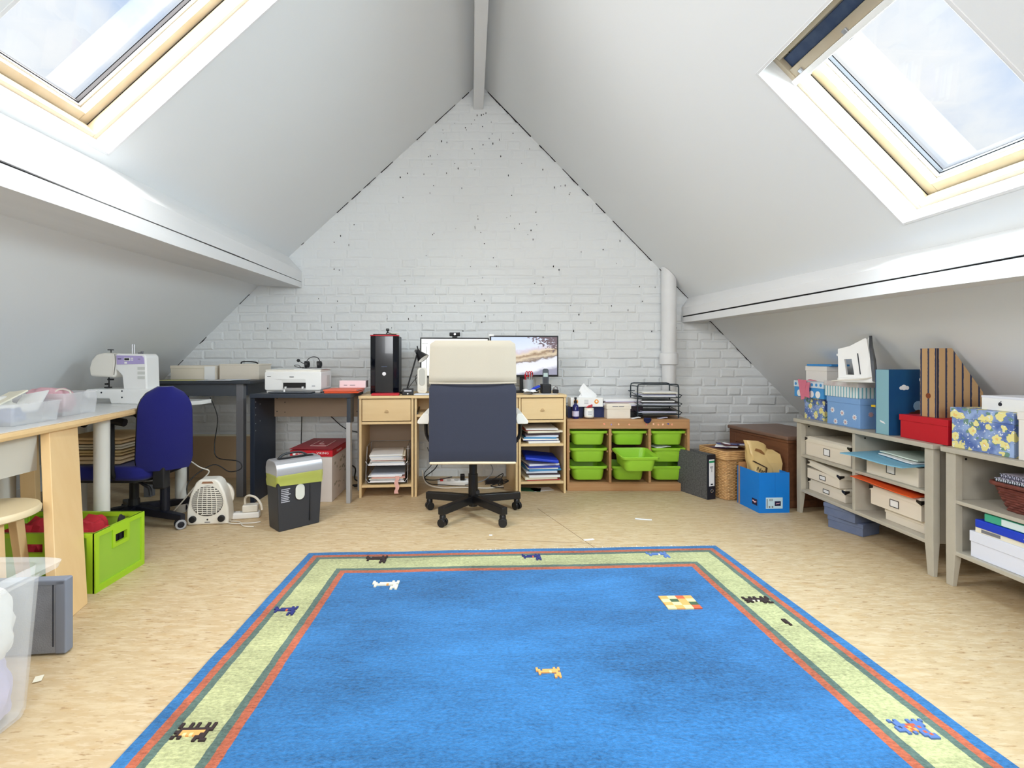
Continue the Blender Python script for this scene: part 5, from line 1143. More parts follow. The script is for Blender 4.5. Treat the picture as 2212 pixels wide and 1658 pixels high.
# wicker basket: woven strands
wick = M('wicker', rgb(206, 164, 112), .6, var=.5, vscale=40, col2=rgb(160, 116, 70))
wb = thing('wicker_basket', 'square wicker basket of magazines in front of the chest', 'basket', (1.742, 3.518, 0), .235); WX, WYy, WH = .262, .268, .352
def wring(z, k_, amp):
    s = .90+.10*z/WH; P = []
    ox, oy = WX/2, WYy/2
    pts = rrect(WX*s, WYy*s, .028, 3, ox, oy); out_ = []
    n = len(pts)
    for i in range(n):
        a, b = Vector(pts[i]), Vector(pts[(i+1) % n]); m_ = max(1, int((b-a).length/.018))
        for q in range(m_): out_.append(a+(b-a)*q/m_)
    for i, p in enumerate(out_):
        d = (p-Vector((ox, oy))).normalized(); P.append((p.x+d.x*amp*(1 if (i+k_) % 2 else -1), p.y+d.y*amp*(1 if (i+k_) % 2 else -1), z))
    return P
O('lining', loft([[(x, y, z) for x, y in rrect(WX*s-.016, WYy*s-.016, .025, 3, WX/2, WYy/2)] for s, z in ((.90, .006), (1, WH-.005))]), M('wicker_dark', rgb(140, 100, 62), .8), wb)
bm = nb(); k_ = 0; z = .008
while z < WH-.062: tube(bm, wring(z, k_, .0042), .0058, 5, True); z += .0104; k_ += 1
tag(O('weave', bm, wick, wb, smooth=True), kind='stuff')
for k_ in range(5): O('rim_band', T([(x, y, WH-.058+k_*.0125) for x, y in rrect(WX+.016, WYy+.016, .03, 4, WX/2, WYy/2)], .0072, 6, 0, True), wick, wb, smooth=True)
mags = [M('mag_purple', rgb(70, 50, 84), .4), paper, M('mag_plum', rgb(96, 52, 66), .4), M('mag_blue', rgb(70, 80, 130), .4), M('mag_grey', rgb(200, 200, 206), .4)]
for i in range(5):
    o = O('magazine', sheet(.16, .15, 5, 3, .006, lambda x, y: .012*math.sin(x*14+i)), mags[i], None, (wb.location.x+.085+.012*i, wb.location.y+.165-.012*i, WH+.004+.008*i-.002), (.06*(i-2), .05*(2-i), .4+.55*i)); tag(o, ('purple', 'white', 'plum', 'blue', 'pale grey')[i]+' magazine sticking out of the wicker basket', 'magazine', 'magazines in the wicker basket')
# blue carton with gold bag
bluecard = M('bright_blue_card', rgb(10, 122, 214), .5)
bb_ = thing('carton', 'bright blue open carton with white sticker beside the shelf', 'carton', (1.827, 3.246, 0), -.0); bl, bd, bh = .205, .245, .262
bb_.rotation_euler = (0, 0, .06)
for nm, a in (('front_side', (0, bl, 0, .003, 0, bh)), ('left_side', (0, .003, .003, bd, 0, bh-.002)), ('right_side', (bl-.003, bl, .003, bd, 0, bh-.003)), ('rear_side', (.003, bl-.003, bd-.003, bd, 0, bh-.002)), ('bottom', (.003, bl-.003, .003, bd-.003, 0, .003))): O(nm, B(*a), bluecard, bb_)
O('centre_crease', B(.108, .109, -.0006, .0, .10, bh), M('blue_crease', rgb(8, 96, 184), .5), bb_)
O('sticker', B(.045, .158, -.0010, .0, .028, .100), M('sticker_pale', rgb(196, 222, 236), .5), bb_); O('sticker_logo', B(.104, .145, -.0016, -.0008, .046, .076), M('logo_navy', rgb(24, 18, 60), .5), bb_); O('logo_mark', T([(.112, -.0018, .058), (.120, -.0018, .061), (.127, -.0018, .060), (.137, -.0018, .064)], .0016, 5), M('logo_pink', rgb(240, 190, 200), .5), bb_)
for k_ in range(5): O('barcode_line', B(.068+k_*.005, .0705+k_*.005, -.0016, -.0008, .078, .092), M('grey_print'), bb_)
O('text_column', B(.050, .056, -.0016, -.0008, .034, .092), M('grey_print'), bb_)
for x in (.064, .084): O('care_symbol', B(x, x+.010, -.0016, -.0008, .034, .046), M('grey_print'), bb_)
O('side_logo', B(-.0010, .0005, .020, .075, .042, .082), M('logo_navy'), bb_); O('logo_mark', T([(-.0016, .066, .066), (-.0016, .055, .066), (-.0016, .044, .060), (-.0016, .030, .067)], [.004]*19, 6), M('logo_pink'), bb_)
gold = M('gold_plastic', rgb(214, 186, 130), .25, var=.3, vscale=9, col2=rgb(186, 152, 96))
gb = thing('carrier_bag', 'gold plastic carrier bag standing in the blue carton', 'bag', (1.922, 3.37, .006), .06, rot=(-.06, .08, .06))
secs = []
for k_ in range(17):
    t_ = k_/16; z = .435*t_; w = .066+.008*math.sin(t_*5)+.030*max(0, t_-.45)*1.8; d_ = .075*(1-t_)**.6+.012+.022*math.sin(t_*6)**2*(1-t_); ring = []
    for q in [i*2*math.pi/28 for i in range(28)]:
        c_, s_ = math.cos(q), math.sin(q); n_ = noise.noise(Vector((c_*2.2, s_*2.2, t_*6)))*.016
        ring.append((math.copysign(abs(c_)**.55, c_)*(w+n_)-.045*t_, math.copysign(abs(s_)**.8, s_)*(d_+n_*.8)+.02*t_, z-(.06*max(0, c_)*t_*t_)))
    secs.append(ring)
O('bag_body', loft(secs), gold, gb, smooth=True)
O('side_gusset', loft([[(.035+x*w, .01+y*w*.7, z) for x, y in ((-.5, -.5), (.5, -.6), (.62, .1), (.5, .5), (-.5, .5))] for w, z in ((.09, .05), (.11, .2), (.125, .30), (.10, .36), (.03, .385))]), gold, gb)
O('handle_hole', prism([(-.085, .372), (-.075, .386), (-.045, .380), (-.022, .360), (-.020, .348), (-.035, .350), (-.06, .366)], -.026, -.012, 'y'), M('bag_inside', rgb(134, 92, 52), .5), gb)
O('label_rule', prism([(-.105, .300), (-.103, .306), (-.012, .268), (-.014, .262)], -.046, -.03, 'y'), M('bag_print', rgb(50, 34, 26), .5), gb); O('label_rule', prism([(-.018, .266), (-.012, .266), (-.020, .20), (-.026, .20)], -.052, -.03, 'y'), M('bag_print'), gb)
text('Nat', .040, M('bag_print'), gb, (-.058, -.052, .246), (RX90, .35, 0)); text('W', .036, M('bag_print'), gb, (-.085, -.054, .215), (RX90, .35, 0))
o = O('cardboard_sheet', B(-.07, .05, -.002, .002, 0, .285), M('brown_card', rgb(176, 128, 84), .7), None, (1.875, 3.465, .004), (0, 0, .06)); tag(o, 'brown cardboard sheet standing inside the blue carton', 'cardboard')
# paper scraps on the floor
for px, py, w, d, a in ((1390, 1122, .10, .022, -.25), (1272, 1166, .06, .018, .3), (1060, 1156, .018, .018, 0)):
    o = O('paper_scrap', sheet(w, d, 4, 2, .0012, lambda x, y: .001+.4*x*x), paper, None, (wx(px, fy(py)), fy(py), .0004), (0, 0, a)); tag(o, {1390: 'long white paper strip on the cork floor', 1272: 'short white paper strip on the floor near the rug', 1060: 'tiny white paper bit on the floor behind the rug'}[px], 'scrap')
# ================================================================== RIGHT SIDE: two shelf units
SHX, SHT = 2.095, .612
def shelf_unit(label, yfar, L_, lower=.16, mid=.385):
    t = thing('shelf_unit', label, 'shelf', (SHX, yfar, 0), -RX90); D = .38
    O('top_board', B(-.012, L_+.012, -.014, D, SHT-.022, SHT), greyp, t, bevel=.002)
    for x in (0, L_-.045):
        for y0_ in (0, D-.032):
            xa, xb = (x, x+.045); ins = .014
            O('leg', loft([[(xa+ins*(0 if x == 0 else 1), y0_+.002, 0), (xb-ins*(1 if x == 0 else 0), y0_+.002, 0), (xb-ins*(1 if x == 0 else 0), y0_+.030-.01, 0), (xa+ins*(0 if x == 0 else 1), y0_+.030-.01, 0)], [(xa, y0_, lower), (xb, y0_, lower), (xb, y0_+.032, lower), (xa, y0_+.032, lower)], [(xa, y0_, SHT-.022), (xb, y0_, SHT-.022), (xb, y0_+.032, SHT-.022), (xa, y0_+.032, SHT-.022)]]), greyp, t, bevel=.0015)
        O('end_panel', B(x+.012 if x == 0 else x+.015, x+.030 if x == 0 else x+.033, .032, D-.032, lower-.01, SHT-.022), greyp, t)
    c = L_/2; O('divider', B(c-.010, c+.010, .004, D-.01, lower, SHT-.022), greyp, t, bevel=.0015)
    O('bottom_shelf', B(.030, L_-.030, .002, D-.01, lower-.018, lower), greyp, t, bevel=.0015)
    for a, b in ((.034, c-.010), (c+.010, L_-.034)): O('middle_shelf', B(a, b, .004, D-.012, mid-.016, mid), greyp, t, bevel=.0015)
    for x in (.031, c+.0102):
        O('dowel_hole', C((x, .06, SHT-.05), (x+.0012, .06, SHT-.05), .005, n=10), blk, t)
    O('back_board', B(.03, L_-.03, D-.008, D-.002, lower, SHT-.022), greyp, t)
    return t
su1 = shelf_unit('grey lacquered shelf unit standing beside the wooden chest', 3.285, .985); su2 = shelf_unit('grey lacquered shelf unit nearest the viewer at the sloping roof', 2.238, .985)
def span(X0, pf, pn):
    Yf, Yn = X0*F/(pf-PX), X0*F/(pn-PX); return (Yf+Yn)/2, Yf-Yn
def S(X0, pf, pn, z): y, w = span(X0, pf, pn); return (X0, y, z), w
caps = M('dark_metal_cap', rgb(60, 56, 54), .3, .7)
def file_box(label, X0, pf, pn, z, h, d, lid='on', rz=0, tilt=0, dy=0):
    """cream filing box with lid, metal corners and label holder"""
    (x, y, z_), w = S(X0, pf, pn, z); t = thing('filing_box', label, 'box', (x, y+dy, z_+.0006), -RX90+rz, 'cream filing boxes on the shelves')
    hb = h-.034 if lid else h
    if lid: O('body', B(-w/2, w/2, 0, d, 0, hb+.01), cream, t, bevel=.0015)
    else:
        for a in ((-w/2, w/2, 0, .003, 0, h), (-w/2, w/2, d-.003, d, 0, h), (-w/2, -w/2+.003, .003, d-.003, 0, h), (w/2-.003, w/2, .003, d-.003, 0, h), (-w/2+.003, w/2-.003, .003, d-.003, 0, .003)): O('side', B(*a), cream, t)
    c = 0; O('label_frame', T([(c-.026, -.0015, hb*.32), (c+.026, -.0015, hb*.32), (c+.026, -.0015, hb*.78), (c-.026, -.0015, hb*.78)], .0022, 6, 0, True), caps, t); O('label_card', B(c-.025, c+.025, -.001, .0, hb*.33, hb*.77), paper, t)
    if not lid: O('snap', C((w/2, .04, hb*.6), (w/2+.002, .04, hb*.6), .006), chrome, t); return t
    l = O('lid', loft([[(-w/2-.004, -.004, hb), (w/2+.004, -.004, hb), (w/2+.004, d+.004, hb), (-w/2-.004, d+.004, hb)], [(-w/2-.004, -.004, hb+.024), (w/2+.004, -.004, hb+.024), (w/2+.004, d+.004, hb+.024), (-w/2-.004, d+.004, hb+.024)], [(-w/2+.012, .012, hb+.034), (w/2-.012, .012, hb+.034), (w/2-.012, d-.012, hb+.034), (-w/2+.012, d-.012, hb+.034)]]), M('cream_lid', rgb(226, 218, 202), .6), t)
    for sx in (-1, 1): O('corner_cap', loft([[(sx*(w/2+.0055), -.0055, hb+.002), (sx*(w/2-.022), -.0055, hb+.014), (sx*(w/2+.0055), .022, hb+.014)], [(sx*(w/2+.0055), -.0055, hb+.025), (sx*(w/2-.022), -.0055, hb+.025), (sx*(w/2+.0055), .022, hb+.025)]]), caps, l)
    if tilt: l.rotation_euler = (0, tilt, 0); l.location = (0, 0, .016)
    return t
file_box('cream filing box on the upper shelf beside the wooden chest', 2.125, 1741, 1838, .385, .120, .30)
file_box('cream filing box at the bottom of the stack on the lower shelf', 2.145, 1748, 1826, .160, .080, .29)
file_box('cream filing box with skewed lid, upper one of the lower stack', 2.118, 1744, 1813, .2415, .086, .29, tilt=.11)
fo_ = file_box('open cream filing box overflowing with papers on the upper shelf', 2.12, 1872, 1984, .385, .092, .30, lid=None)
file_box('cream filing box under the orange folder', 2.125, 1881, 1990, .222, .110, .30)
o = lid_box('storage_box', 'small flat cream box under the filing box with the orange folder', 'box', (2.15, 2.50, .1605), -RX90, .27, .26, .058, .02, cream)
(x, y, z), w = S(2.12, 1872, 1984, .385)
for i, (dx, dy, dz, a, m, w_, d_, lb, ry) in enumerate(((.0, .02, .100, .10, M('light_blue_paper', rgb(122, 178, 206), .6), .26, .36, 'light blue folder sticking out of the open filing box', -.03), (.12, -.03, .112, -.06, paper, .28, .22, 'white papers bulging above the open filing box', -.02), (.13, -.02, .121, .04, M('pale_green_paper', rgb(206, 220, 208), .7), .27, .22, 'pale green papers on top of the open filing box', .01))):
    o = O('paper_folder', sheet(w_, d_, 6, 6, .006, lambda x, y: .004*math.sin(y*16)), m, None, (x+.02+dx, y+dy, z+dz), (0, ry, a)); tag(o, lb, 'papers')
o = O('yellow_sheet', B(-.12, .12, -.05, .05, 0, .003), M('yellow_paper'), None, (x+.17, y-.06, z+.0935), (0, 0, .05)); tag(o, 'yellow sheet in the near corner of the open filing box', 'papers')
o = O('folder', sheet(.30, .36, 8, 8, .004, lambda x, y: .010*math.sin(y*8)+.006*x), M('orange_folder', rgb(232, 92, 40), .5), None, (2.225, 2.60, .350), (0, -.04, .08)); tag(o, 'bright orange folder lying on a filing box', 'folder')
# blue-grey boxes under the first unit
shoe = M('blue_grey_suede', rgb(98, 110, 140), .85, var=.4, vscale=12, col2=rgb(130, 140, 162))
for z, dx, lb, a in ((0, 0, 'lower of two blue grey boxes under the shelf unit', .04), (.0705, -.02, 'upper of two blue grey boxes under the shelf unit', -.10)):
    t = lid_box('shoe_box', lb, 'box', (2.13+dx, 2.90-dx, z+.0005), -RX90+.35+a, .19, .15, .07, .024, shoe)
# ---- patterned materials
def floral(name, base, c1, c2, c3, scale):
    m = bpy.data.materials.new(name); m.use_nodes = True; t = m.node_tree; b = t.nodes['Principled BSDF']; N = t.nodes.new; Lk = t.links.new
    tc = N('ShaderNodeTexCoord'); cur = None
    n = N('ShaderNodeTexNoise'); n.inputs['Scale'].default_value = scale*.6; n.inputs['Detail'].default_value = 5; Lk(tc.outputs['Object'], n.inputs['Vector'])
    cr = N('ShaderNodeValToRGB'); E = cr.color_ramp.elements; E[0].position = .38; E[0].color = base; E[1].position = .62; E[1].color = c3
    q = E.new(.5); q.color = tuple(base[i]*.6+c3[i]*.4 for i in range(3))+(1,)
    Lk(n.outputs['Fac'], cr.inputs[0]); cur = cr.outputs[0]
    for sc, lo, col, off in ((scale*1.2, .34, c2, 5.3), (scale, .43, c1, 0), (scale, .15, rgb(240, 200, 120), 0), (scale*2.2, .20, rgb(236, 240, 246), 2.2)):
        mp = N('ShaderNodeMapping'); mp.inputs['Location'].default_value = (off, off*.7, off*1.3); Lk(tc.outputs['Object'], mp.inputs['Vector'])
        nz = N('ShaderNodeTexNoise'); nz.inputs['Scale'].default_value = sc*2.5; Lk(mp.outputs[0], nz.inputs['Vector'])
        ad = N('ShaderNodeMixRGB'); ad.blend_type = 'ADD'; ad.inputs[0].default_value = .025; Lk(mp.outputs[0], ad.inputs[1]); Lk(nz.outputs['Color'], ad.inputs[2])
        v = N('ShaderNodeTexVoronoi'); v.inputs['Scale'].default_value = sc; Lk(ad.outputs[0], v.inputs['Vector'])
        lt_ = N('ShaderNodeMath'); lt_.operation = 'LESS_THAN'; lt_.inputs[1].default_value = lo; Lk(v.outputs['Distance'], lt_.inputs[0])
        x = N('ShaderNodeMixRGB'); x.inputs[2].default_value = col; Lk(lt_.outputs[0], x.inputs[0]); Lk(cur, x.inputs[1]); cur = x.outputs[0]
    Lk(cur, b.inputs['Base Color']); b.inputs['Roughness'].default_value = .55
    return m
flo = floral('narcissus_print', rgb(80, 106, 172), rgb(236, 226, 150), rgb(110, 146, 130), rgb(160, 184, 224), 23)
def stripes(name, a, b, sc, axis=1, wid=.25):
    m = bpy.data.materials.new(name); m.use_nodes = True; t = m.node_tree; bs = t.nodes['Principled BSDF']; N = t.nodes.new; Lk = t.links.new
    tc = N('ShaderNodeTexCoord'); sp = N('ShaderNodeSeparateXYZ'); Lk(tc.outputs['Object'], sp.inputs[0])
    ad = N('ShaderNodeMath'); ad.operation = 'ADD'; Lk(sp.outputs[0], ad.inputs[0]); Lk(sp.outputs[1], ad.inputs[1])
    mu = N('ShaderNodeMath'); mu.operation = 'MULTIPLY'; mu.inputs[1].default_value = sc; Lk(ad.outputs[0], mu.inputs[0])
    fr = N('ShaderNodeMath'); fr.operation = 'FRACT'; Lk(mu.outputs[0], fr.inputs[0])
    nz = N('ShaderNodeTexNoise'); nz.inputs['Scale'].default_value = 60; Lk(tc.outputs['Object'], nz.inputs['Vector'])
    a2 = N('ShaderNodeMath'); a2.operation = 'MULTIPLY_ADD'; a2.inputs[1].default_value = .14; Lk(nz.outputs['Fac'], a2.inputs[0]); Lk(fr.outputs[0], a2.inputs[2])
    lt_ = N('ShaderNodeMath'); lt_.operation = 'LESS_THAN'; lt_.inputs[1].default_value = wid; Lk(a2.outputs[0], lt_.inputs[0])
    x = N('ShaderNodeMixRGB'); x.inputs[1].default_value = a; x.inputs[2].default_value = b; Lk(lt_.outputs[0], x.inputs[0]); Lk(x.outputs[0], bs.inputs['Base Color']); bs.inputs['Roughness'].default_value = .7
    return m
# ---- on top of the shelves, from the chest towards the viewer
Z0 = SHT+.0006
def top_box(name, label, X0, pf, pn, z0, z1, d, m, ml=None, lh=.035, ov=.003, cat='box', dw=0):
    (x, y, z), w = S(X0, pf, pn, z0); return lid_box(name, label, cat, (x, y, z), -RX90, w-dw, d, z1-z0, lh, m, ml, ov), w
b_a, w = top_box('gift_box', 'small flowered box under the dotted box at the shelf end', 2.16, 1738, 1781, Z0, .752, .17, flo, flo)
b_b, w = top_box('gift_box', 'bright blue and white dotted box above the flowered box', 2.125, 1716, 1779, .7526, .858, .20, M('dot_blue', rgb(70, 150, 214), .5), M('lid_white_blue', rgb(214, 226, 236), .5), .040)
for q in (-.09, -.03, .03, .09): O('white_dot', C((q, -.0012, .025), (q, .0002, .025), .022, n=20), paper, b_b)
for q in range(7): O('lace_dot', C((-w/2+.02+q*w/7, -.0045, .085), (-w/2+.02+q*w/7, -.0032, .085), .010, n=14), M('dot_blue'), b_b)
pk = M('pink_felt', rgb(214, 118, 140), .9)
star = []
for pts in ([(0, .0), (-.02, .03), (-.012, .055), (.006, .045)],): pass
(x, y, z), w_ = S(2.118, 1722, 1768, .858)
so_ = O('felt_cloth', loft([[(-.012-.004*k, .0, -.135*k/6), (.012+.006*math.sin(k)+.01, -.02, -.135*k/6), (.02, .03-.01*k, -.135*k/6+.004), (-.006, .05-.02*k/3, -.135*k/6)] if False else [(a0, b0, c0) for a0, b0, c0 in ((-.014, .055-.006*k, .012-.022*k), (-.008, .055-.006*k, .012-.022*k), (-.008, -.025+.002*k+(.012 if k > 3 else 0), .010-.020*k), (-.014, -.025+.002*k, .010-.020*k))] for k in range(7)]), pk, None, (2.117, y+.02, .856), (0, 0, 0)); tag(so_, 'pink felt cloth draped over the dotted box', 'cloth')
O('tail', loft([[(-.013, -.03+.004*k, -.005-.018*k), (-.008, -.03+.004*k, -.005-.018*k), (-.008, -.058+.005*k-.003*k*k*.3, -.002-.020*k), (-.013, -.058+.005*k-.003*k*k*.3, -.002-.020*k)] for k in range(6)]), pk, so_); O('fold', loft([[(-.012, -.03-.022*k, .008), (.004, -.03-.022*k, .010), (.004, -.045-.022*k, .016-.002*k), (-.012, -.045-.022*k, .014-.002*k)] for k in range(4)]), pk, so_)
b_c, w = top_box('carton', 'white carton with a blue booklet on top behind the pink cloth', 2.155, 1741, 1786, .8586, .955, .115, M('white_card_box', rgb(232, 228, 222), .6), None, .03)
o = O('booklet', B(-.06, .06, -.10, .10, 0, .012), M('booklet_blue', rgb(60, 140, 206), .5), None, (2.215, 3.165, .956), (0, 0, .1)); tag(o, 'blue booklet lying on the white carton near the roof', 'booklet')
o = O('paper_sheet', sheet(.11, .22, 4, 4, .002, lambda x, y: 0), paper, None, (2.205, 2.955, .958-.0), (0, 0, -.05)); bpy.data.objects.remove(o)
b_d, w = top_box('gift_box', 'pale blue box with daisy print on the shelf top', 2.125, 1787, 1858, Z0, .780, .20, M('periwinkle', rgb(126, 166, 216), .55), None, .034)
for qx, qz in ((-.085, .085), (-.005, .075), (.09, .060), (.02, .025), (-.06, .02)):
    O('daisy', prism([(qx+(.018 if i % 2 else .012)*math.cos(i*math.pi/8), qz+(.018 if i % 2 else .012)*math.sin(i*math.pi/8)) for i in range(16)], -.0012, .0, 'y'), M('daisy_white', rgb(226, 228, 232), .6), b_d); O('daisy_centre', C((qx, -.0018, qz), (qx, -.0008, qz), .007, n=14), M('daisy_pink', rgb(200, 160, 160), .6), b_d)
O('daisy', prism([(.06+(.016 if i % 2 else .011)*math.cos(i*math.pi/8), .08+(.016 if i % 2 else .011)*math.sin(i*math.pi/8)) for i in range(16)], w/2, w/2+.0012, 'x'), M('daisy_rose', rgb(206, 170, 176), .6), b_d)
b_e, w = top_box('gift_box', 'teal striped gift box with floral lid under the iron', 2.118, 1781, 1853, .7806, .872, .21, stripes('teal_stripes', rgb(226, 232, 232), rgb(120, 176, 190), 45, wid=.45), M('lid_pale', rgb(216, 214, 212), .5, var=.7, vscale=18, col2=rgb(186, 160, 166)), .030)
o = O('folder', B(-.07, .05, -.06, .06, 0, .010), M('yellow_card', rgb(240, 196, 40), .5), None, (2.24, 2.675, .735), (0, .0, 0)); 
o.location = (2.235, 2.700, .735); bpy.data.objects.remove(o)
yb = thing('card_case', 'navy card case with yellow top between the daisy box and album', 'case', (2.20, 2.715, Z0)); O('case', B(0, .13, -.035, .035, 0, .125), navy, yb, bevel=.003); O('yellow_top', B(-.035, .13, -.038, .038, .126, .138), M('yellow_card', rgb(240, 196, 40), .5), yb, bevel=.002)
# iron standing on its heel
ir = thing('steam_iron', 'white steam iron standing upright on the striped box', 'iron', (2.105, 2.765, .8735), rot=(0, 0, -.78))
A_, B_, C_, D_, E_, F_ = (-.087, .024), (-.089, .185), (-.036, .200), (.034, .244), (.046, .250), (.066, .024); h1, h2, h3, h4 = (-.060, .128), (-.026, .130), (-.014, .040), (-.050, .042)
I2 = (.040, .236)
O('handle', prism([A_, B_, h1, h4], -.026, .026, 'y'), white, ir); O('top_grip', prism([B_, C_, D_, I2, h2, h1], -.026, .026, 'y'), white, ir)
O('front_body', prism([h2, I2, F_, h3], -.030, .030, 'y'), white, ir)
O('lower_body', prism([A_, h4, h3, F_], -.034, .034, 'y'), white, ir)
O('skirt', loft([[(.045, s*.026, .12), (.038, s*.014, .19), (.040, s*.004, .236), (.047, s*.003, .25), (.050, s*.022, .19), (.057, s*.040, .12), (.066, s*.050, .024), (.045, s*.034, .024)] for s in (-1, 1)]), white, ir)
O('heel', prism(rrect(.175, .10, .02, 4, -.004, 0), 0, .026, 'z'), white, ir, bevel=.006)
def sole(dx): return [(F_[0]+dx, -.054, .010), (F_[0]+dx, .054, .010), (.058+dx, .046, .12), (.049+dx, .026, .19), (E_[0]+dx, .0, .256), (.049+dx, -.026, .19), (.058+dx, -.046, .12)]
O('soleplate', loft([sole(.001), sole(.014)]), M('soleplate_grey', rgb(84, 86, 90), .3, .6), ir)
O('heat_slot', prism([(.010, .045), (.015, .045), (.003, .160), (-.002, .160)], -.0312, -.02, 'y'), M('page_dark'), ir)
O('spray_button', C((-.098, 0, .15), (-.085, 0, .152), .008), white, ir)
O('cord', T([(-.08, -.03, .010), (-.11, -.06, .006), (-.06, -.075, .012), (.02, -.065, .020), (.07, -.04, .030)], .004), cabw, ir)
# comic album box file
ab = thing('album_file', 'teal blue album file with cloud picture on the shelf top', 'binder', (2.100, 2.555, Z0), 0); AH = .335
O('spine', B(0, .004, 0, .082, 0, AH), M('teal_spine', rgb(134, 178, 190), .5), ab, bevel=.002); O('cover', B(.0, .245, -.003, .0, 0, AH), M('teal_cover', rgb(26, 74, 124), .4, var=.4, vscale=7, col2=rgb(40, 96, 132)), ab); O('cover', B(.0, .245, .082, .085, 0, AH), M('teal_cover'), ab); O('pages', B(.006, .235, .003, .08, .004, AH-.006), paperb, ab)
def blob(cx, cz, parts, m, nm):
    bm = nb()
    for k_, (dx, dz, r) in enumerate(parts): cyl(bm, (cx+dx, -.0042-.0002*k_, cz+dz), (cx+dx, -.0028, cz+dz), r, n=16)
    O(nm, bm, m, ab)
blob(.075, .245, ((0, 0, .014), (.016, -.002, .010), (-.014, -.003, .009)), paper, 'cloud_print'); blob(.165, .285, ((0, 0, .012), (.014, .004, .010)), paper, 'cloud_print')
blob(.15, .15, ((0, 0, .026), (.02, .01, .02)), M('print_sky', rgb(150, 190, 220), .5), 'colour_print'); blob(.12, .10, ((0, 0, .022), (.03, .006, .026), (-.02, -.01, .014)), M('print_brown', rgb(96, 50, 40), .5), 'colour_print'); blob(.10, .085, ((0, 0, .010), (.018, .004, .009), (-.016, -.004, .008)), paper, 'colour_print')
O('spine_mark', prism([(.02, .055), (.05, .062), (.056, .072), (.03, .066)], -.0008, .0005, 'x'), paper, ab)
# red shoe box, magazine file, large flowered box, white carton
b_r, w = top_box('shoe_box', 'red lidded shoe box on the shelf top', 2.120, 1945, 2047, Z0, .728, .20, red, red, .030, .004)
mfm = stripes('kraft_stripes', rgb(186, 150, 106), rgb(44, 50, 78), 26, wid=.30)
mf = thing('magazine_file', 'kraft magazine file with dark blue stripes on the red box', 'magazine file', (2.145, 2.335, .7286), 0); fh_, fw_, fd_ = .325, .088, .215
O('side', prism([(0, 0), (fd_, 0), (fd_, .12), (.07, fh_), (0, fh_)], 0, .003, 'y'), mfm, mf); O('side', prism([(0, 0), (fd_, 0), (fd_, .12), (.07, fh_), (0, fh_)], fw_-.003, fw_, 'y'), mfm, mf)
O('spine', B(-.001, .003, 0, fw_, 0, fh_), mfm, mf); O('finger_hole', C((-.0018, fw_*.5, .10), (0, fw_*.5, .10), .013, n=18), M('hole_brown', rgb(120, 60, 30), .7), mf); O('rear', B(fd_-.003, fd_, .003, fw_-.003, 0, .12), mfm, mf)
for k_ in range(3): o = O('magazine', prism([(.01, .004), (fd_-.02, .004), (fd_-.025, .15+.02*k_), (.08, fh_-.03+.004*k_), (.01, fh_-.035)], .010+k_*.022, .026+k_*.022, 'y'), (paperb, M('mag_cream', rgb(214, 200, 170), .6), paper)[k_], None, tuple(mf.location+Vector((0, 0, .0035)))); tag(o, ('cream', 'beige', 'white')[k_]+' magazine inside the striped magazine file', 'magazine', 'magazines in the striped file')
b_f, w = top_box('gift_box', 'large box with blue and yellow flower print nearest the viewer', 2.115, 2056, 2190, Z0, .790, .215, flo, flo, .045, .004)
b_g = thing('carton', 'flat white carton with a dark apple mark on the flowered box', 'carton', (2.150, 2.045, .7906), -RX90+.04); O('body', B(-.085, .095, 0, .16, 0, .056), white, b_g, bevel=.0015); O('lid', B(-.086, .096, -.001, .161, .050, .060), M('white_lid', rgb(226, 228, 236), .4), b_g, bevel=.0015)
O('logo', prism([(-.012+.007*math.cos(q)*(1-.2*math.sin(q)), .028+.008*math.sin(q)) for q in [i*math.pi/7 for i in range(14)]], -.0012, .0004, 'y'), M('page_dark'), b_g); O('logo_leaf', prism([(-.012, .037), (-.008, .041), (-.007, .038)], -.0012, .0004, 'y'), M('page_dark'), b_g)
b_h, w = top_box('storage_box', 'plain white lidded box at the near end of the shelf top', 2.105, 2200, 2330, Z0, .800, .21, M('white_card_box'), None, .03)
# ---- second unit contents
wk2 = M('dark_wicker', rgb(120, 62, 52), .6, var=.5, vscale=40, col2=rgb(80, 40, 34))
bk2 = thing('basket', 'dark red brown wicker basket on the near shelf unit', 'basket', (2.13, 1.905, .3855), -RX90)
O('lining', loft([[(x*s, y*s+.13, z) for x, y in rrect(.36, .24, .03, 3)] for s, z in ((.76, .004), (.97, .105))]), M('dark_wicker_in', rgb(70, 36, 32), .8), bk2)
bm = nb(); k_ = 0; z = .006
while z < .10:
    s = .80+.19*z/.105; pts = rrect(.36*s, .24*s, .03, 3, 0, .13); out_ = []
    for i in range(len(pts)):
        a, b = Vector(pts[i]), Vector(pts[(i+1) % len(pts)]); m_ = max(1, int((b-a).length/.02))
        for q in range(m_): out_.append(a+(b-a)*q/m_)
    tube(bm, [(p.x+(p.x)*.02*(1 if (i+k_) % 2 else -1), p.y+(p.y-.13)*.03*(1 if (i+k_) % 2 else -1), z) for i, p in enumerate(out_)], .006, 5, True); z += .0105; k_ += 1
tag(O('weave', bm, wk2, bk2, smooth=True), kind='stuff'); O('rim', T([(x, y, .108) for x, y in rrect(.375, .255, .03, 4, 0, .13)], .009, 6, 0, True), wk2, bk2, smooth=True)
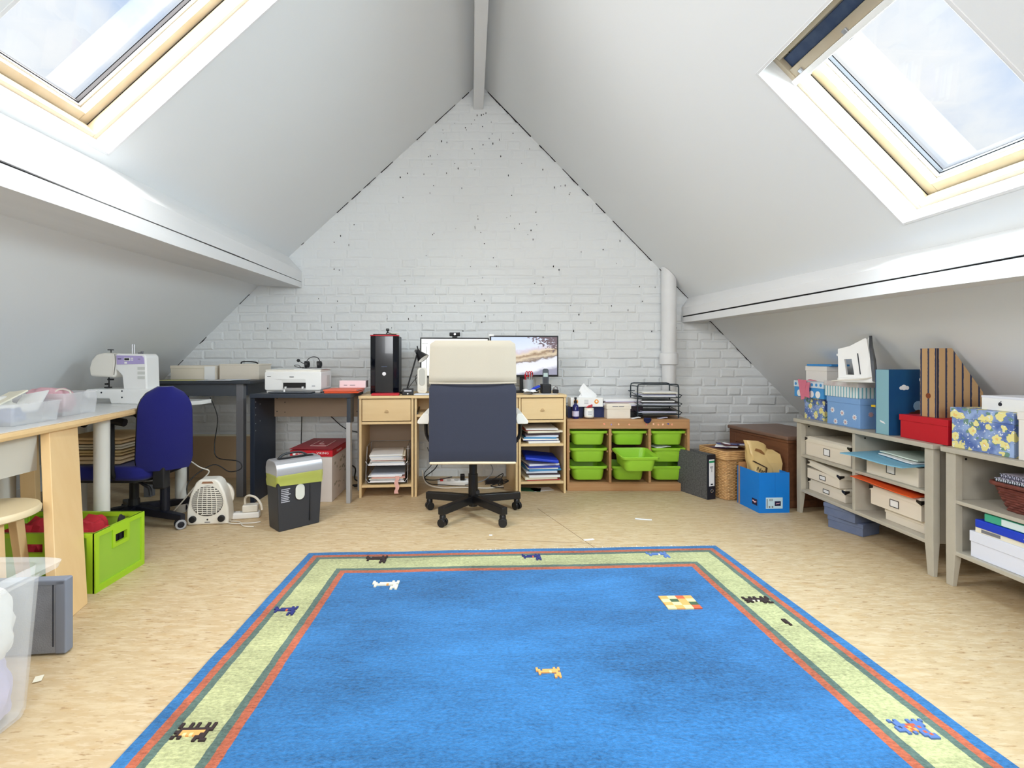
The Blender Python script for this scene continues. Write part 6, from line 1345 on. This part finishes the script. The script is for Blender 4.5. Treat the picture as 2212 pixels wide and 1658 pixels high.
for i, (c, lb, dz, a) in enumerate(((M('bluish_paper'), 'white spiral notebook lying lower in the dark basket', .118, .05), (M('lilac_paper'), 'lilac spiral notebook lying on top in the dark basket', .134, -.03))):
    o = thing('notebook', lb, 'notebook', (2.14+.01*i, 1.91, .3855+dz), -RX90+a); O('pages', B(-.15, .15, 0, .2, 0, .012), c, o, bevel=.002); O('cover', B(-.152, .152, -.002, .202, .012, .0135), M('lilac_paper'), o)
    for q in range(18): O('spiral_ring', T([(-.14+q*.0165, -.006+.006*math.cos(w_*math.pi/3), .007+.008*math.sin(w_*math.pi/3)) for w_ in range(6)], .0014, 5, 0, True), M('dark_wire'), o)
t = lid_box('storage_box', 'glossy white lidded box on the lower shelf nearest the viewer', 'box', (2.115, 1.925, .1605), -RX90, .44, .30, .110, .045, M('white_blue_box', rgb(226, 230, 244), .35))
o = thing('lever_arch_file', 'cream binder lying on the glossy white box', 'binder', (2.122, 1.935, .271), -RX90+.02); O('cover', B(-.19, .19, 0, .28, .018, .021), paperb, o); O('cover', B(-.19, .19, 0, .28, 0, .003), paperb, o); O('spine', B(-.19, .19, -.003, .001, 0, .021), paperb, o); O('pages', B(-.18, .18, .004, .27, .003, .018), paper, o); O('spine_label', B(-.165, -.09, -.0042, -.0025, .004, .017), M('grey_print'), o)
o = thing('lever_arch_file', 'bright blue binder with white oval lying on the cream binder', 'binder', (2.108, 1.925, .2925), -RX90-.02); O('shell', B(-.20, .19, 0, .27, 0, .034), M('binder_blue'), o, bevel=.004); O('stud', C((-.075, -.001, .018), (-.075, .001, .018), .006), white, o); O('oval_mark', prism([(.045+.05*math.cos(q), .016+.011*math.sin(q)) for q in [i*math.pi/10 for i in range(20)]], -.0012, .001, 'y'), M('mark_grey', rgb(206, 210, 216), .4), o)
text('SIMS', .010, M('page_dark'), o, (.045, -.0018, .016), (RX90, 0, 0)); bpy.data.objects.remove(o.children[-1])
o = thing('lever_arch_file', 'sea green binder with white label lying on the blue binder', 'binder', (2.118, 1.905, .327), -RX90+.01); O('shell', B(-.185, .20, 0, .26, 0, .034), M('sea_green', rgb(66, 170, 138), .45), o, bevel=.004); O('spine_label', B(-.115, .12, -.0012, .001, .004, .030), M('label_white', rgb(216, 234, 234), .5), o)
for t_ in bpy.data.objects:
    if t_.type == 'EMPTY' and not t_.children: print('EMPTY THING', t_.name)
